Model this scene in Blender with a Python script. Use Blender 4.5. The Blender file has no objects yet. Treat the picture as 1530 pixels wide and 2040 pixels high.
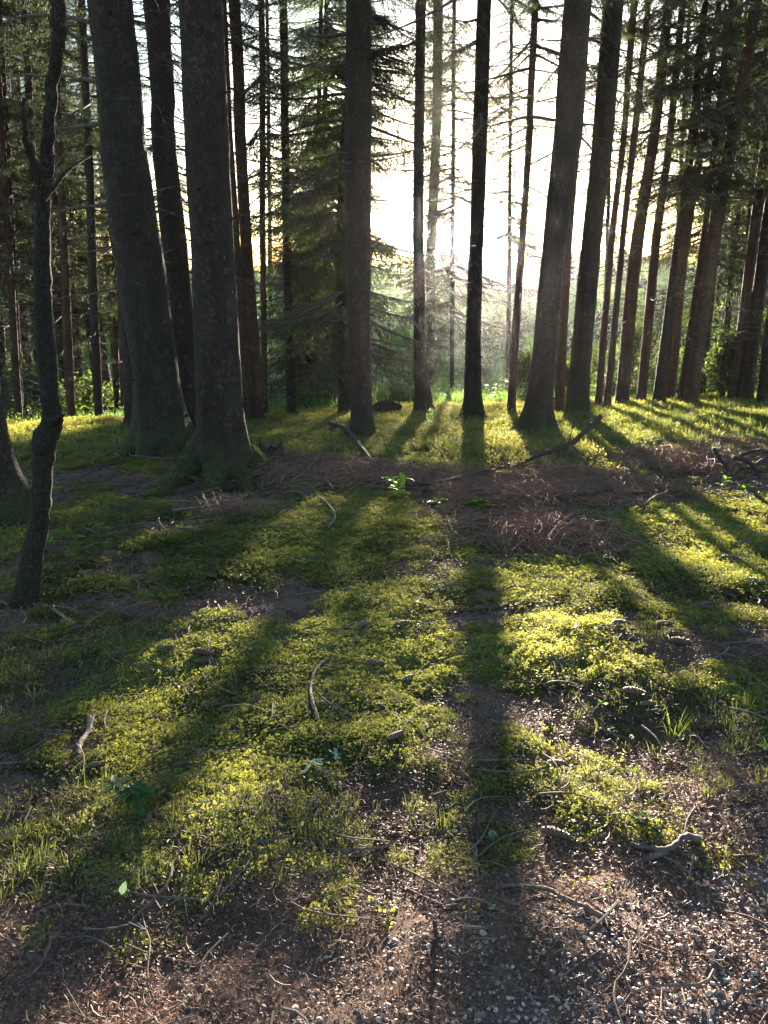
import bpy, math, random
import numpy as np
from mathutils import Vector

R = math.radians
S = bpy.context.scene
COL = S.collection
rng = np.random.default_rng(7)
random.seed(7)

# ------------------------------------------------------------------ camera, sky, sun, exposure
PITCH = R(17.5)
FPX = 1500.0
CAM = np.array([0.0, 0.0, 1.5])
cd = bpy.data.cameras.new('camera'); cam = bpy.data.objects.new('camera', cd); COL.objects.link(cam)
cd.sensor_fit = 'VERTICAL'; cd.sensor_height = 36.0; cd.lens = FPX / 2040 * 36.0
cd.clip_start = 0.05; cd.clip_end = 5000
cam.location = CAM; cam.rotation_euler = (math.pi / 2 - PITCH, 0, 0)
S.camera = cam

SUN_EL = R(4.7); SUN_AZ = R(6.05)          # azimuth measured from +Y towards +X
w = bpy.data.worlds.new('World'); S.world = w; w.use_nodes = True
nt = w.node_tree; nt.nodes.clear()
sky = nt.nodes.new('ShaderNodeTexSky'); sky.sky_type = 'NISHITA'; sky.sun_disc = False
sky.sun_elevation = SUN_EL; sky.sun_rotation = SUN_AZ
sky.air_density = 1.0; sky.dust_density = 0.5; sky.ozone_density = 2.0
bg = nt.nodes.new('ShaderNodeBackground'); bg.inputs[1].default_value = 0.068
wo = nt.nodes.new('ShaderNodeOutputWorld')
nt.links.new(sky.outputs[0], bg.inputs[0]); nt.links.new(bg.outputs[0], wo.inputs[0])

ld = bpy.data.lights.new('sun', 'SUN'); ld.energy = 5.0; ld.angle = R(0.9); ld.color = (1.0, 0.85, 0.68)
sun = bpy.data.objects.new('sun', ld); COL.objects.link(sun)
sd = Vector((math.sin(SUN_AZ) * math.cos(SUN_EL), math.cos(SUN_AZ) * math.cos(SUN_EL), math.sin(SUN_EL)))
sun.rotation_euler = sd.to_track_quat('Z', 'Y').to_euler(); sun.location = (0, 0, 30)

S.view_settings.view_transform = 'Standard'; S.view_settings.look = 'None'
S.view_settings.gamma = 1.0; S.view_settings.use_curve_mapping = False
S.view_settings.exposure = 3.68
cy = S.cycles
cy.use_denoising = True
try: cy.denoiser = 'OPENIMAGEDENOISE'
except Exception: pass
cy.max_bounces = 6; cy.diffuse_bounces = 3; cy.glossy_bounces = 1; cy.transmission_bounces = 2
cy.volume_bounces = 0; cy.transparent_max_bounces = 4
cy.use_adaptive_sampling = True; cy.adaptive_threshold = 0.01
cy.sample_clamp_indirect = 6.0

# ------------------------------------------------------------------ noise
def _hash(ix, iy, seed):
    h = (ix.astype(np.int64) * 374761393 + iy.astype(np.int64) * 668265263 + seed * 2147483647) & 0xffffffff
    h = ((h ^ (h >> 13)) * 1274126177) & 0xffffffff
    h = (h ^ (h >> 16)) & 0xffffffff
    return h / 4294967295.0
def vnoise(x, y, seed=0):
    x = np.asarray(x, float); y = np.asarray(y, float)
    ix = np.floor(x); iy = np.floor(y); fx = x - ix; fy = y - iy
    fx = fx * fx * (3 - 2 * fx); fy = fy * fy * (3 - 2 * fy)
    a = _hash(ix, iy, seed); b = _hash(ix + 1, iy, seed); c = _hash(ix, iy + 1, seed); d = _hash(ix + 1, iy + 1, seed)
    return (a + (b - a) * fx) * (1 - fy) + (c + (d - c) * fx) * fy - 0.5
def fbm(x, y, seed=0, o=4):
    s = 0; a = 1.0
    for i in range(o):
        s = s + a * vnoise(x * 2 ** i + 17.3 * i, y * 2 ** i - 9.1 * i, seed + i); a *= 0.5
    return s
def sstep(a, b, x):
    t = np.clip((x - a) / (b - a), 0, 1); return t * t * (3 - 2 * t)

# ------------------------------------------------------------------ terrain height and pixel rays
PY = np.array([-60, -20, 0, 4, 8, 12, 16, 18.5, 21, 24, 29, 36, 48, 70, 110, 170, 240, 300, 360, 470])
PY = np.array([-60, -20, 0, 4, 8, 12, 16, 18.5, 21, 24, 29, 36, 42, 50, 65, 85, 105, 120, 132, 160, 300, 470])
PZ = np.array([1.4, .6, .0, -.35, -.72, -1.07, -1.42, -1.68, -2.3, -3.3, -4.6, -5.4, -6.0, -6.2, -5.2, -2.2, 1.6, 4.6, 4.0, -6.0])
PZ = np.array([1.4, .6, .0, -.35, -.72, -1.07, -1.42, -1.68, -2.3, -3.2, -4.0, -4.4, -4.5, -4.4, -3.5, -2.0, -.3, .9, 1.3, .3, -5, -8.0])
_fy = np.linspace(-60, 470, 5301); _fz = np.interp(_fy, PY, PZ)
_k = np.hanning(21); _k /= _k.sum(); _fz = np.convolve(np.pad(_fz, 10, 'edge'), _k, 'valid')
MOUNDS = []        # (x, y, radius, height)
def hmac(x, y):
    x = np.asarray(x, float); y = np.asarray(y, float)
    sh = np.clip(0.22 * x, -3.0, 3.2) * sstep(9, 15, y)
    z = np.interp(y - sh, _fy, _fz)
    far = sstep(18, 40, y)
    z = z + far * sstep(45, 100, y) * (.8 * np.sin(x / 45.0 + 0.4) + .5 * np.sin(x / 17.0)) + far * 0.5 * fbm(x / 9, y / 9, 5, 3)
    near = 1 - sstep(30, 45, y)
    z = z + near * (0.13 * fbm(x / 2.6, y / 2.6, 1, 2) * sstep(1.0, 4.0, y) + 0.055 * fbm(x / .5, y / .5, 2, 2))
    for (mx, my, mr, mh) in MOUNDS:
        z = z + mh * np.exp(-((x - mx) ** 2 + (y - my) ** 2) / (mr * mr))
    return z
def ray(px, py):
    u = (px - 765.0) / FPX; v = (1020.0 - py) / FPX
    c, s = math.cos(PITCH), math.sin(PITCH)
    return np.array([u, c + v * s, -s + v * c])
_T = np.concatenate([np.arange(0.9, 30, 0.01), np.arange(30, 400, 0.25)])
def at0(px, py, up=0.0):
    """ground point seen at a pixel of the photograph (raised by up metres)"""
    d = ray(px, py); P = CAM[None] + _T[:, None] * d[None]
    g = hgt(P[:, 0], P[:, 1]) + up - P[:, 2]
    i = np.argmax(g > 0)
    if g[i] <= 0: i = len(_T) - 1
    return P[i].copy()
at = at0
def atY(px, py, Y):
    d = ray(px, py); t = (Y - CAM[1]) / d[1]; return CAM + t * d
def depth(p):
    return (p[1] - CAM[1]) * math.cos(PITCH) - (p[2] - CAM[2]) * math.sin(PITCH)
def hgt(x, y):
    x = np.asarray(x, float); y = np.asarray(y, float)
    near = 1 - sstep(16, 24, y)
    return hmac(x, y) + near * (0.026 * fbm(x / .17, y / .17, 3, 2))
_p = at(440, 945); MOUNDS += [(_p[0], _p[1], 0.9, 0.10)]
_p = at(320, 905); MOUNDS += [(_p[0], _p[1], 0.9, 0.06)]
_p = at(620, 1060); MOUNDS += [(_p[0], _p[1], 0.8, 0.07)]
_p = at(1180, 1290); MOUNDS += [(_p[0], _p[1] + .1, 0.45, 0.05)]

# ------------------------------------------------------------------ ground cover zones (what grows or lies where)
_AC = {}
def blob(x, y, lst):
    m = np.zeros_like(x)
    for (px, py, rx, ry, s) in lst:
        c = _AC[(px, py)] if (px, py) in _AC else _AC.setdefault((px, py), at0(px, py)); m = m + s * np.exp(-(((x - c[0]) / rx) ** 2 + ((y - c[1]) / ry) ** 2))
    return m
BARE = [(430, 990, .75, .4, 1.0), (350, 1060, .5, .3, .6), (150, 950, 1.0, .6, .6), (300, 985, .9, .5, .9), (640, 935, .8, .5, 1.1), (760, 955, .7, .4, .8), (900, 965, .8, .35, 1.0), (1030, 980, .8, .7, 1.4),
        (1060, 1075, .5, .6, 1.2), (1180, 990, .9, .6, 1.3), (1430, 925, 1.4, .9, 1.6), (1330, 905, .7, .4, .8), (1500, 960, 1.0, .7, 1.1),
        (270, 1210, .6, .26, .9), (420, 1190, .5, .25, .8), (60, 1150, .6, .5, .8), (830, 1140, .3, .3, .7), (1150, 1225, .35, .12, .5),
        (1330, 1300, .5, .35, 1.0), (1200, 1390, .4, .2, 1.1), (1450, 1300, .4, .2, 1.0), (930, 1400, .3, .3, .7), (1100, 1330, .25, .2, .4), (1320,1180,.5,.5,.5),
        (80, 1570, .3, .15, .7), (930, 1330, .16, .35, 1.0), (880, 1560, .3, .12, .5), (1200, 1460, .5, .16, .6), (1400, 1500, .5, .2, .6), (700, 1620, .5, .1, .5), (560, 1180, .3, .2, .5), (330, 1560,.1,.08,.4), (960, 1500, .25, .15, .3), (1060, 1420, .12, .2, .4)]
RICH = [(320, 1380, .4, .3, .5), (560, 1300, .7, .5, .7), (760, 1350, .5, .5, .6), (450, 1480, .45, .2, .8), (1150, 1300, .5, .35, 1.2), (1160, 1180, .5, .5, 1.1),
        (700, 1050, .8, .8, .8), (500, 1080, .8, .6, .6), (1400, 1060, 1.0, 1.0, .8), (1500, 1120, .8, .6, .7), (1100, 1520, .3, .12, .4), (1100, 1070, .3, .3, .6)]
def zones(x, y):
    n1 = fbm(x / .55, y / .55, 11, 4); n2 = fbm(x / .13, y / .13, 12, 3)
    # path: nearest strip, its edge running from lower left to right
    edge = 1.66 + 0.22 * x + 0.22 * n1
    path = 1 - sstep(edge - .18, edge + .28, y)
    n3 = fbm(x / .045, y / .045, 13, 2)
    moss = 0.42 + 1.1 * n1 + 1.15 * n2 + .8 * n3 * (y < 12) - blob(x, y, BARE) + blob(x, y, RICH)
    moss = moss * (1 - path) * (1 - .55 * sstep(.0, .55, 1 - (y - edge) / .9) * (y > edge))
    moss = np.clip(moss, 0, 1) * (1 - sstep(60, 70, y) * 0)
    grav = sstep(-.15, .9, x * .75 + (1.62 - y) * 1.2 + 0.10 + .6 * n1) * path
    return moss, grav, path

# ------------------------------------------------------------------ mesh builder
class MB:
    def __init__(s): s.v = []; s.f = []; s.m = []; s.n = 0
    def add(s, V, F, m=0):
        V = np.asarray(V, float).reshape(-1, 3); F = np.asarray(F, np.int64)
        s.v.append(V); s.f.append(F + s.n); s.m.append(np.full(len(F), m, np.int32)); s.n += len(V)
    def mesh(s, name, mats, smooth=True, attrs=None):
        me = bpy.data.meshes.new(name)
        V = np.concatenate(s.v) if s.v else np.zeros((0, 3))
        me.vertices.add(len(V)); me.vertices.foreach_set('co', V.ravel())
        if s.f:
            tot = np.concatenate([np.full(len(f), f.shape[1], np.int32) for f in s.f])
            loops = np.concatenate([f.ravel() for f in s.f]).astype(np.int32)
            me.loops.add(len(loops)); me.loops.foreach_set('vertex_index', loops)
            me.polygons.add(len(tot)); st = np.concatenate([[0], np.cumsum(tot)[:-1]]).astype(np.int32)
            me.polygons.foreach_set('loop_start', st); me.polygons.foreach_set('loop_total', tot)
            me.polygons.foreach_set('material_index', np.concatenate(s.m))
            me.polygons.foreach_set('use_smooth', np.full(len(tot), smooth, bool))
        for k, (typ, a) in (attrs or {}).items():
            at_ = me.attributes.new(k, typ, 'POINT')
            at_.data.foreach_set('vector' if typ == 'FLOAT_VECTOR' else 'value', np.asarray(a).ravel())
        for mt in (mats if isinstance(mats, (list, tuple)) else [mats]): me.materials.append(mt)
        me.update(calc_edges=True); me.validate(clean_customdata=False)
        return me
def obj(name, me, parent=None, loc=None, rot=None, scl=None, **props):
    o = bpy.data.objects.new(name, me); COL.objects.link(o)
    if parent is not None: o.parent = parent
    if loc is not None: o.location = loc
    if rot is not None: o.rotation_euler = rot
    if scl is not None: o.scale = (scl,) * 3 if np.isscalar(scl) else scl
    for k, v in props.items():
        if v: o[k] = v
    return o

def tube(mb, P, r, n=8, m=0, cap=True, seed=None, rough=0.0):
    P = np.asarray(P, float); r = np.broadcast_to(np.asarray(r, float), (len(P),)).copy()
    T = np.gradient(P, axis=0); T /= np.linalg.norm(T, axis=1)[:, None] + 1e-9
    ref = np.array([0, 0, 1.0]) if abs(T[:, 2]).mean() < .8 else np.array([0, 1.0, 0])
    A = np.cross(T, ref); A /= np.linalg.norm(A, axis=1)[:, None] + 1e-9; B = np.cross(T, A)
    ph = np.arange(n) * 2 * math.pi / n
    rr = np.repeat(r[:, None], n, 1)
    if rough: rr = rr * (1 + rough * (np.random.default_rng(seed or 1).random(rr.shape) - .5) * 2)
    V = P[:, None] + rr[..., None] * (np.cos(ph)[None, :, None] * A[:, None] + np.sin(ph)[None, :, None] * B[:, None])
    k = len(P); i = np.arange(k - 1)[:, None]; j = np.arange(n)[None]; j2 = (j + 1) % n
    F = np.stack([i * n + j, i * n + j2, (i + 1) * n + j2, (i + 1) * n + j], -1).reshape(-1, 4)
    mb.add(V.reshape(-1, 3), F, m)
    if cap:
        for e, sgn in ((0, -1), (k - 1, 1)):
            c = np.concatenate([V[e], [P[e] + T[e] * sgn * r[e] * .15]])
            Fc = np.stack([np.arange(n), (np.arange(n) + 1) % n, np.full(n, n)], -1)
            mb.add(c, Fc if sgn > 0 else Fc[:, ::-1], m)
def smooth_path(P, n):
    P = np.asarray(P, float); t = np.linspace(0, len(P) - 1, n)
    if len(P) < 3:
        return np.stack([np.interp(t, np.arange(len(P)), P[:, k]) for k in range(P.shape[1])], 1)
    out = []
    Q = np.concatenate([[2 * P[0] - P[1]], P, [2 * P[-1] - P[-2]]])
    for s in t:
        i = min(int(s), len(P) - 2); f = s - i; a, b, c, d = Q[i:i + 4]
        out.append(.5 * (2 * b + (c - a) * f + (2 * a - 5 * b + 4 * c - d) * f * f + (3 * b - a - 3 * c + d) * f ** 3))
    return np.array(out)

# ------------------------------------------------------------------ materials
def mat(name):
    m = bpy.data.materials.new(name); m.use_nodes = True; m.node_tree.nodes.clear()
    return m, m.node_tree
class N:
    def __init__(s, nt): s.nt = nt
    def __call__(s, typ, inp=None, **kw):
        n = s.nt.nodes.new(typ)
        for k, v in kw.items(): setattr(n, k, v)
        for k, v in (inp or {}).items():
            if isinstance(v, bpy.types.NodeSocket): s.nt.links.new(v, n.inputs[k])
            else: n.inputs[k].default_value = v
        return n
def ramp(n, fac, stops):
    r = n('ShaderNodeValToRGB', {0: fac}); e = r.color_ramp.elements
    while len(e) < len(stops): e.new(0.5)
    for i, (p, c) in enumerate(stops):
        e[i].position = p; e[i].color = (*c, 1) if len(c) == 3 else c
    return r.outputs[0]
def mixc(n, fac, a, b, mode='MIX'):
    m = n('ShaderNodeMix', data_type='RGBA', blend_type=mode)
    for i, v in ((0, fac), (6, a), (7, b)):
        if isinstance(v, bpy.types.NodeSocket): n.nt.links.new(v, m.inputs[i])
        else: m.inputs[i].default_value = (*v, 1) if isinstance(v, tuple) and len(v) == 3 else v
    return m.outputs[2]
def out(n, sh): n('ShaderNodeOutputMaterial', {0: sh})

def leaf_mat(name, cols, trans=0.5, tcol=None, rough=.6, inst=True):
    m, nt = mat(name); n = N(nt)
    if inst: t = n('ShaderNodeAttribute', attribute_type='INSTANCER', attribute_name='tint').outputs['Fac']
    else: t = n('ShaderNodeObjectInfo').outputs['Random']
    geo = n('ShaderNodeNewGeometry')
    k = n('ShaderNodeMath', {0: geo.outputs['Random Per Island'], 1: .35}, operation='MULTIPLY')
    k2 = n('ShaderNodeMath', {0: t, 1: k.outputs[0]}, operation='ADD')
    k3 = n('ShaderNodeMath', {0: k2.outputs[0], 1: .74}, operation='MULTIPLY')
    c = ramp(n, k3.outputs[0], [(i / (len(cols) - 1), x) for i, x in enumerate(cols)])
    d = n('ShaderNodeBsdfPrincipled', {'Base Color': c, 'Roughness': rough, 'Specular IOR Level': .3})
    tc = mixc(n, 1.0, c, tcol or (1.6, 1.7, .8), 'MULTIPLY')
    tr = n('ShaderNodeBsdfTranslucent', {0: tc})
    out(n, n('ShaderNodeMixShader', {0: trans, 1: d.outputs[0], 2: tr.outputs[0]}).outputs[0]); return m
def bark_mat(name, c0, c1, moss=.5, moss_h=.5, sc=1.0, mosscol=(.042, .046, .018)):
    m, nt = mat(name); n = N(nt)
    tc = n('ShaderNodeTexCoord').outputs['Object']
    mp = n('ShaderNodeMapping', {0: tc, 'Scale': (34 * sc, 34 * sc, 15 * sc)}).outputs[0]
    wv = n('ShaderNodeTexNoise', {'Vector': mp, 'Scale': .8, 'Detail': 3}).outputs['Color']
    mv = n('ShaderNodeMix', data_type='VECTOR', blend_type='MIX') if False else None
    wob = n('ShaderNodeVectorMath', {0: wv, 1: (2.6, 2.6, 2.6)}, operation='MULTIPLY').outputs[0]
    pos = n('ShaderNodeVectorMath', {0: mp, 1: wob}, operation='ADD').outputs[0]
    vo = n('ShaderNodeTexVoronoi', {'Vector': pos, 'Scale': 1.0, 'Randomness': 1.0}, feature='DISTANCE_TO_EDGE').outputs['Distance']
    vc = n('ShaderNodeTexVoronoi', {'Vector': pos, 'Scale': 1.0}).outputs['Color']
    no = n('ShaderNodeTexNoise', {'Vector': tc, 'Scale': 3.0, 'Detail': 6, 'Roughness': .65}).outputs['Fac']
    fine = n('ShaderNodeTexNoise', {'Vector': tc, 'Scale': 130.0, 'Detail': 3}).outputs['Fac']
    edge = ramp(n, vo, [(0.0, (0, 0, 0)), (.16, (1, 1, 1))])
    base = mixc(n, ramp(n, no, [(.35, (0, 0, 0)), (.68, (1, 1, 1))]), c0, c1)
    base = mixc(n, .30, base, vc, 'MULTIPLY')
    base = mixc(n, edge, mixc(n, 1.0, base, (.5, .47, .45), 'MULTIPLY'), base)
    lich = n('ShaderNodeTexNoise', {'Vector': tc, 'Scale': 11.0, 'Detail': 7, 'Roughness': .75}).outputs['Fac']
    base = mixc(n, ramp(n, lich, [(.56, (0, 0, 0)), (.66, (.55, .55, .55))]), base, (c1[0] * 1.9, c1[1] * 2.1, c1[2] * 2.0))
    streak = n('ShaderNodeTexNoise', {'Vector': n('ShaderNodeMapping', {0: tc, 'Scale': (7, 7, .8)}).outputs[0], 'Scale': 1.0, 'Detail': 4}).outputs['Fac']
    base = mixc(n, ramp(n, streak, [(.38, (.7, .7, .7)), (.6, (0, 0, 0))]), base, (c0[0] * .7, c0[1] * .7, c0[2] * .7))
    hh = n('ShaderNodeAttribute', attribute_name='hgt').outputs['Fac']
    mh = ramp(n, n('ShaderNodeMath', {0: hh, 1: 1.0 / max(moss_h * 2.2, .01)}, operation='MULTIPLY').outputs[0], [(0.0, (1, 1, 1)), (1.0, (0, 0, 0))])
    mn = n('ShaderNodeTexNoise', {'Vector': tc, 'Scale': 5.0, 'Detail': 5, 'Roughness': .7}).outputs['Fac']
    mm = n('ShaderNodeMath', {0: mn, 1: mh}, operation='MULTIPLY').outputs[0]
    mk = ramp(n, mm, [(.22, (0, 0, 0)), (.42, (1, 1, 1))])
    mk = n('ShaderNodeMath', {0: mk, 1: moss}, operation='MULTIPLY').outputs[0]
    base = mixc(n, mk, base, mosscol)
    hb = n('ShaderNodeMath', {0: edge, 1: fine}, operation='ADD').outputs[0]
    bp = n('ShaderNodeBump', {'Height': hb, 'Strength': 1.0, 'Distance': .011 / sc}).outputs[0]
    p = n('ShaderNodeBsdfPrincipled', {'Base Color': base, 'Roughness': .9, 'Specular IOR Level': .25, 'Normal': bp})
    out(n, p.outputs[0]); return m
def simple_mat(name, c0, c1, scale=20, rough=.85, bump=.3, spec=.3, detail=5, rnd=0.0, dist=.003):
    m, nt = mat(name); n = N(nt)
    tc = n('ShaderNodeTexCoord').outputs['Object']
    no = n('ShaderNodeTexNoise', {'Vector': tc, 'Scale': scale, 'Detail': detail, 'Roughness': .65}).outputs['Fac']
    f = ramp(n, no, [(.32, (0, 0, 0)), (.68, (1, 1, 1))])
    c = mixc(n, f, c0, c1)
    if rnd:
        rv = n('ShaderNodeObjectInfo').outputs['Random']
        k = n('ShaderNodeMapRange', {0: rv, 1: 0, 2: 1, 3: 1 - rnd, 4: 1 + rnd}).outputs[0]
        c = mixc(n, 1.0, c, n('ShaderNodeCombineColor', {0: k, 1: k, 2: k}).outputs[0], 'MULTIPLY')
    bp = n('ShaderNodeBump', {'Height': no, 'Strength': bump, 'Distance': dist}).outputs[0]
    p = n('ShaderNodeBsdfPrincipled', {'Base Color': c, 'Roughness': rough, 'Specular IOR Level': spec, 'Normal': bp})
    out(n, p.outputs[0]); return m

def ground_material():
    m, nt = mat('forest_floor'); n = N(nt)
    pos = n('ShaderNodeNewGeometry').outputs['Position']
    A = lambda k: n('ShaderNodeAttribute', attribute_name=k).outputs['Fac']
    ns = lambda s, d=5, r=.6: n('ShaderNodeTexNoise', {'Vector': pos, 'Scale': s, 'Detail': d, 'Roughness': r}).outputs['Fac']
    big = ns(1.6); mid = ns(14); fine = ns(90, 6, .7); vfine = ns(330, 4, .7)
    soil = mixc(n, ramp(n, mid, [(.3, (0, 0, 0)), (.7, (1, 1, 1))]), (.064, .034, .025), (.145, .080, .057))
    soil = mixc(n, ramp(n, fine, [(.42, (0, 0, 0)), (.62, (1, 1, 1))]), soil, (.20, .118, .085))
    soil = mixc(n, ramp(n, vfine, [(.60, (0, 0, 0)), (.70, (1, 1, 1))]), soil, (.26, .17, .12))
    # needle-like streaks
    st = None
    for a, sc in ((.4, 1), (1.5, 1.1), (2.5, .9)):
        rt = n('ShaderNodeMapping', {0: pos, 'Rotation': (0, 0, a), 'Scale': (260 * sc, 26 * sc, 60)}).outputs[0]
        f = n('ShaderNodeTexNoise', {'Vector': rt, 'Scale': 1.0, 'Detail': 2}).outputs['Fac']
        st = f if st is None else n('ShaderNodeMath', {0: st, 1: f}, operation='MAXIMUM').outputs[0]
    sm = ramp(n, st, [(.62, (0, 0, 0)), (.72, (1, 1, 1))])
    soil = mixc(n, n('ShaderNodeMath', {0: sm, 1: .75}, operation='MULTIPLY').outputs[0], soil, (.24, .145, .09))
    # grit of the path
    vo = n('ShaderNodeTexVoronoi', {'Vector': pos, 'Scale': 120.0})
    gc = ramp(n, n('ShaderNodeSeparateColor', {0: vo.outputs['Color']}).outputs[0], [(0, (.10, .07, .065)), (.5, (.22, .17, .16)), (1, (.48, .43, .42))])
    gm = n('ShaderNodeMath', {0: A('gravel'), 1: ramp(n, vo.outputs['Distance'], [(.25, (.75, .75, .75)), (.5, (0, 0, 0))])}, operation='MULTIPLY').outputs[0]
    soil = mixc(n, gm, soil, gc)
    mossc = mixc(n, ramp(n, fine, [(.35, (0, 0, 0)), (.65, (1, 1, 1))]), (.030, .034, .012), (.085, .090, .028))
    mossc = mixc(n, ramp(n, big, [(.3, (0, 0, 0)), (.7, (1, 1, 1))]), mossc, mixc(n, .5, mossc, (.05, .075, .02)))
    mk = n('ShaderNodeMath', {0: A('moss'), 1: n('ShaderNodeMath', {0: fine, 1: .5}, operation='SUBTRACT').outputs[0]}, operation='ADD').outputs[0]
    mk = ramp(n, mk, [(.3, (0, 0, 0)), (.55, (1, 1, 1))])
    col = mixc(n, mk, soil, mossc)
    mead = mixc(n, ramp(n, mid, [(.3, (0, 0, 0)), (.7, (1, 1, 1))]), (.055, .11, .03), (.10, .17, .05))
    col = mixc(n, A('meadow'), col, mead)
    h = n('ShaderNodeMath', {0: fine, 1: st}, operation='ADD').outputs[0]
    h = n('ShaderNodeMath', {0: h, 1: vfine}, operation='ADD').outputs[0]
    bp = n('ShaderNodeBump', {'Height': h, 'Strength': .9, 'Distance': .009}).outputs[0]
    p = n('ShaderNodeBsdfPrincipled', {'Base Color': col, 'Roughness': .95, 'Specular IOR Level': .2, 'Normal': bp})
    out(n, p.outputs[0]); return m

M = {}
M['ground'] = ground_material()
M['bark'] = bark_mat('spruce_bark', (.036, .025, .021), (.078, .053, .042), .75, .45)
M['bark_grey'] = bark_mat('lichen_bark', (.036, .028, .022), (.068, .055, .044), .85, .6)
M['bark_red'] = bark_mat('reddish_bark', (.070, .039, .028), (.160, .090, .062), .5, .25)
M['bark_crook'] = bark_mat('crooked_bark', (.022, .017, .014), (.042, .032, .025), .25, .8, 1.6)
M['root'] = bark_mat('mossy_root', (.05, .038, .028), (.085, .066, .045), .7, 3.0, 1.0, (.05, .052, .018))
M['twig'] = simple_mat('dead_twig', (.045, .032, .027), (.10, .075, .06), 30)
M['needle'] = leaf_mat('spruce_needles', [(.016, .028, .012), (.027, .044, .018), (.046, .064, .022)], .42, (1.7, 1.7, .95))
M['needle_blue'] = leaf_mat('bluish_hazed_needles', [(.045, .085, .065), (.07, .12, .09), (.10, .155, .11)], .4, (1.5, 1.7, 1.2))  # bluish needles, colour made paler to stand in for the haze veil
M['leaf'] = leaf_mat('bush_leaves', [(.035, .055, .020), (.055, .080, .028), (.10, .12, .04)], .45, (1.6, 1.7, .8))
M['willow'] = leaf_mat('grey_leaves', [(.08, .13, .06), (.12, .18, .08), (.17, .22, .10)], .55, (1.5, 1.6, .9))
M['mossleaf'] = leaf_mat('moss_sprigs', [(.040, .046, .014), (.125, .136, .034), (.29, .285, .090)], .60, (2.0, 2.0, 1.0))
M['herb'] = leaf_mat('herb_leaves', [(.09, .11, .03), (.17, .185, .05), (.26, .25, .08)], .6, (1.9, 1.85, .9))
M['grass'] = leaf_mat('grass_blades', [(.05, .065, .022), (.085, .10, .035), (.16, .15, .07)], .5, (1.6, 1.6, .9))
M['meadow'] = leaf_mat('meadow_grass', [(.07, .13, .05), (.10, .17, .06), (.15, .22, .09)], .55, (1.5, 1.8, .8))
M['litter'] = leaf_mat('needle_litter', [(.052, .027, .018), (.12, .062, .040), (.23, .135, .085)], .15, (1.2, 1.0, .8))
M['sapleaf'] = leaf_mat('sapling_leaf', [(.08, .17, .02), (.12, .22, .03), (.15, .25, .04)], .6, (2.2, 2.3, .6), .45, False)
M['mapleaf'] = leaf_mat('maple_leaf', [(.025, .06, .018), (.04, .085, .025)], .35, (1.6, 1.9, .8), .4, False)
M['paleleaf'] = leaf_mat('pale_leaf_back', [(.26, .34, .20), (.34, .42, .27)], .35, (1.2, 1.3, .8), .4, False)
def stone_mat():
    m, nt = mat('pebble'); n = N(nt)
    t = n('ShaderNodeAttribute', attribute_type='INSTANCER', attribute_name='tint').outputs['Fac']
    r = n('ShaderNodeObjectInfo').outputs['Random']
    f = n('ShaderNodeMath', {0: t, 1: r}, operation='ADD').outputs[0]
    f = n('ShaderNodeMath', {0: f}, operation='FRACT').outputs[0]
    c = ramp(n, f, [(0, (.20, .14, .115)), (.25, (.34, .25, .21)), (.45, (.28, .155, .12)), (.6, (.46, .36, .31)), (.8, (.38, .31, .29)), (1, (.66, .56, .49))])
    tc = n('ShaderNodeTexCoord').outputs['Object']
    no = n('ShaderNodeTexNoise', {'Vector': tc, 'Scale': 2.5, 'Detail': 4}).outputs['Fac']
    c = mixc(n, .5, c, ramp(n, no, [(.3, (.45, .4, .38)), (.7, (1, 1, 1))]), 'MULTIPLY')
    bp = n('ShaderNodeBump', {'Height': no, 'Strength': .2, 'Distance': .05}).outputs[0]
    out(n, n('ShaderNodeBsdfPrincipled', {'Base Color': c, 'Roughness': .55, 'Specular IOR Level': .4, 'Normal': bp}).outputs[0]); return m
M['stone'] = stone_mat()
M['cone'] = simple_mat('cone_scales', (.075, .040, .025), (.19, .105, .06), 60, .6, .3, .4, rnd=.35)
M['darkwood'] = simple_mat('dark_bark_branch', (.030, .021, .018), (.075, .052, .043), 35, .85, .6, .15)
M['wood'] = simple_mat('fallen_wood', (.07, .048, .038), (.16, .115, .09), 35, .85, .6, rnd=.3)
M['palewood'] = simple_mat('pale_wood', (.11, .085, .066), (.22, .175, .135), 40, .8, .5)
M['redwood'] = simple_mat('red_brown_twig', (.11, .055, .036), (.26, .135, .088), 40, .8, .5)
M['stump'] = simple_mat('rotten_wood', (.022, .016, .012), (.06, .042, .03), 18, .95, .9, dist=.02)
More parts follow.
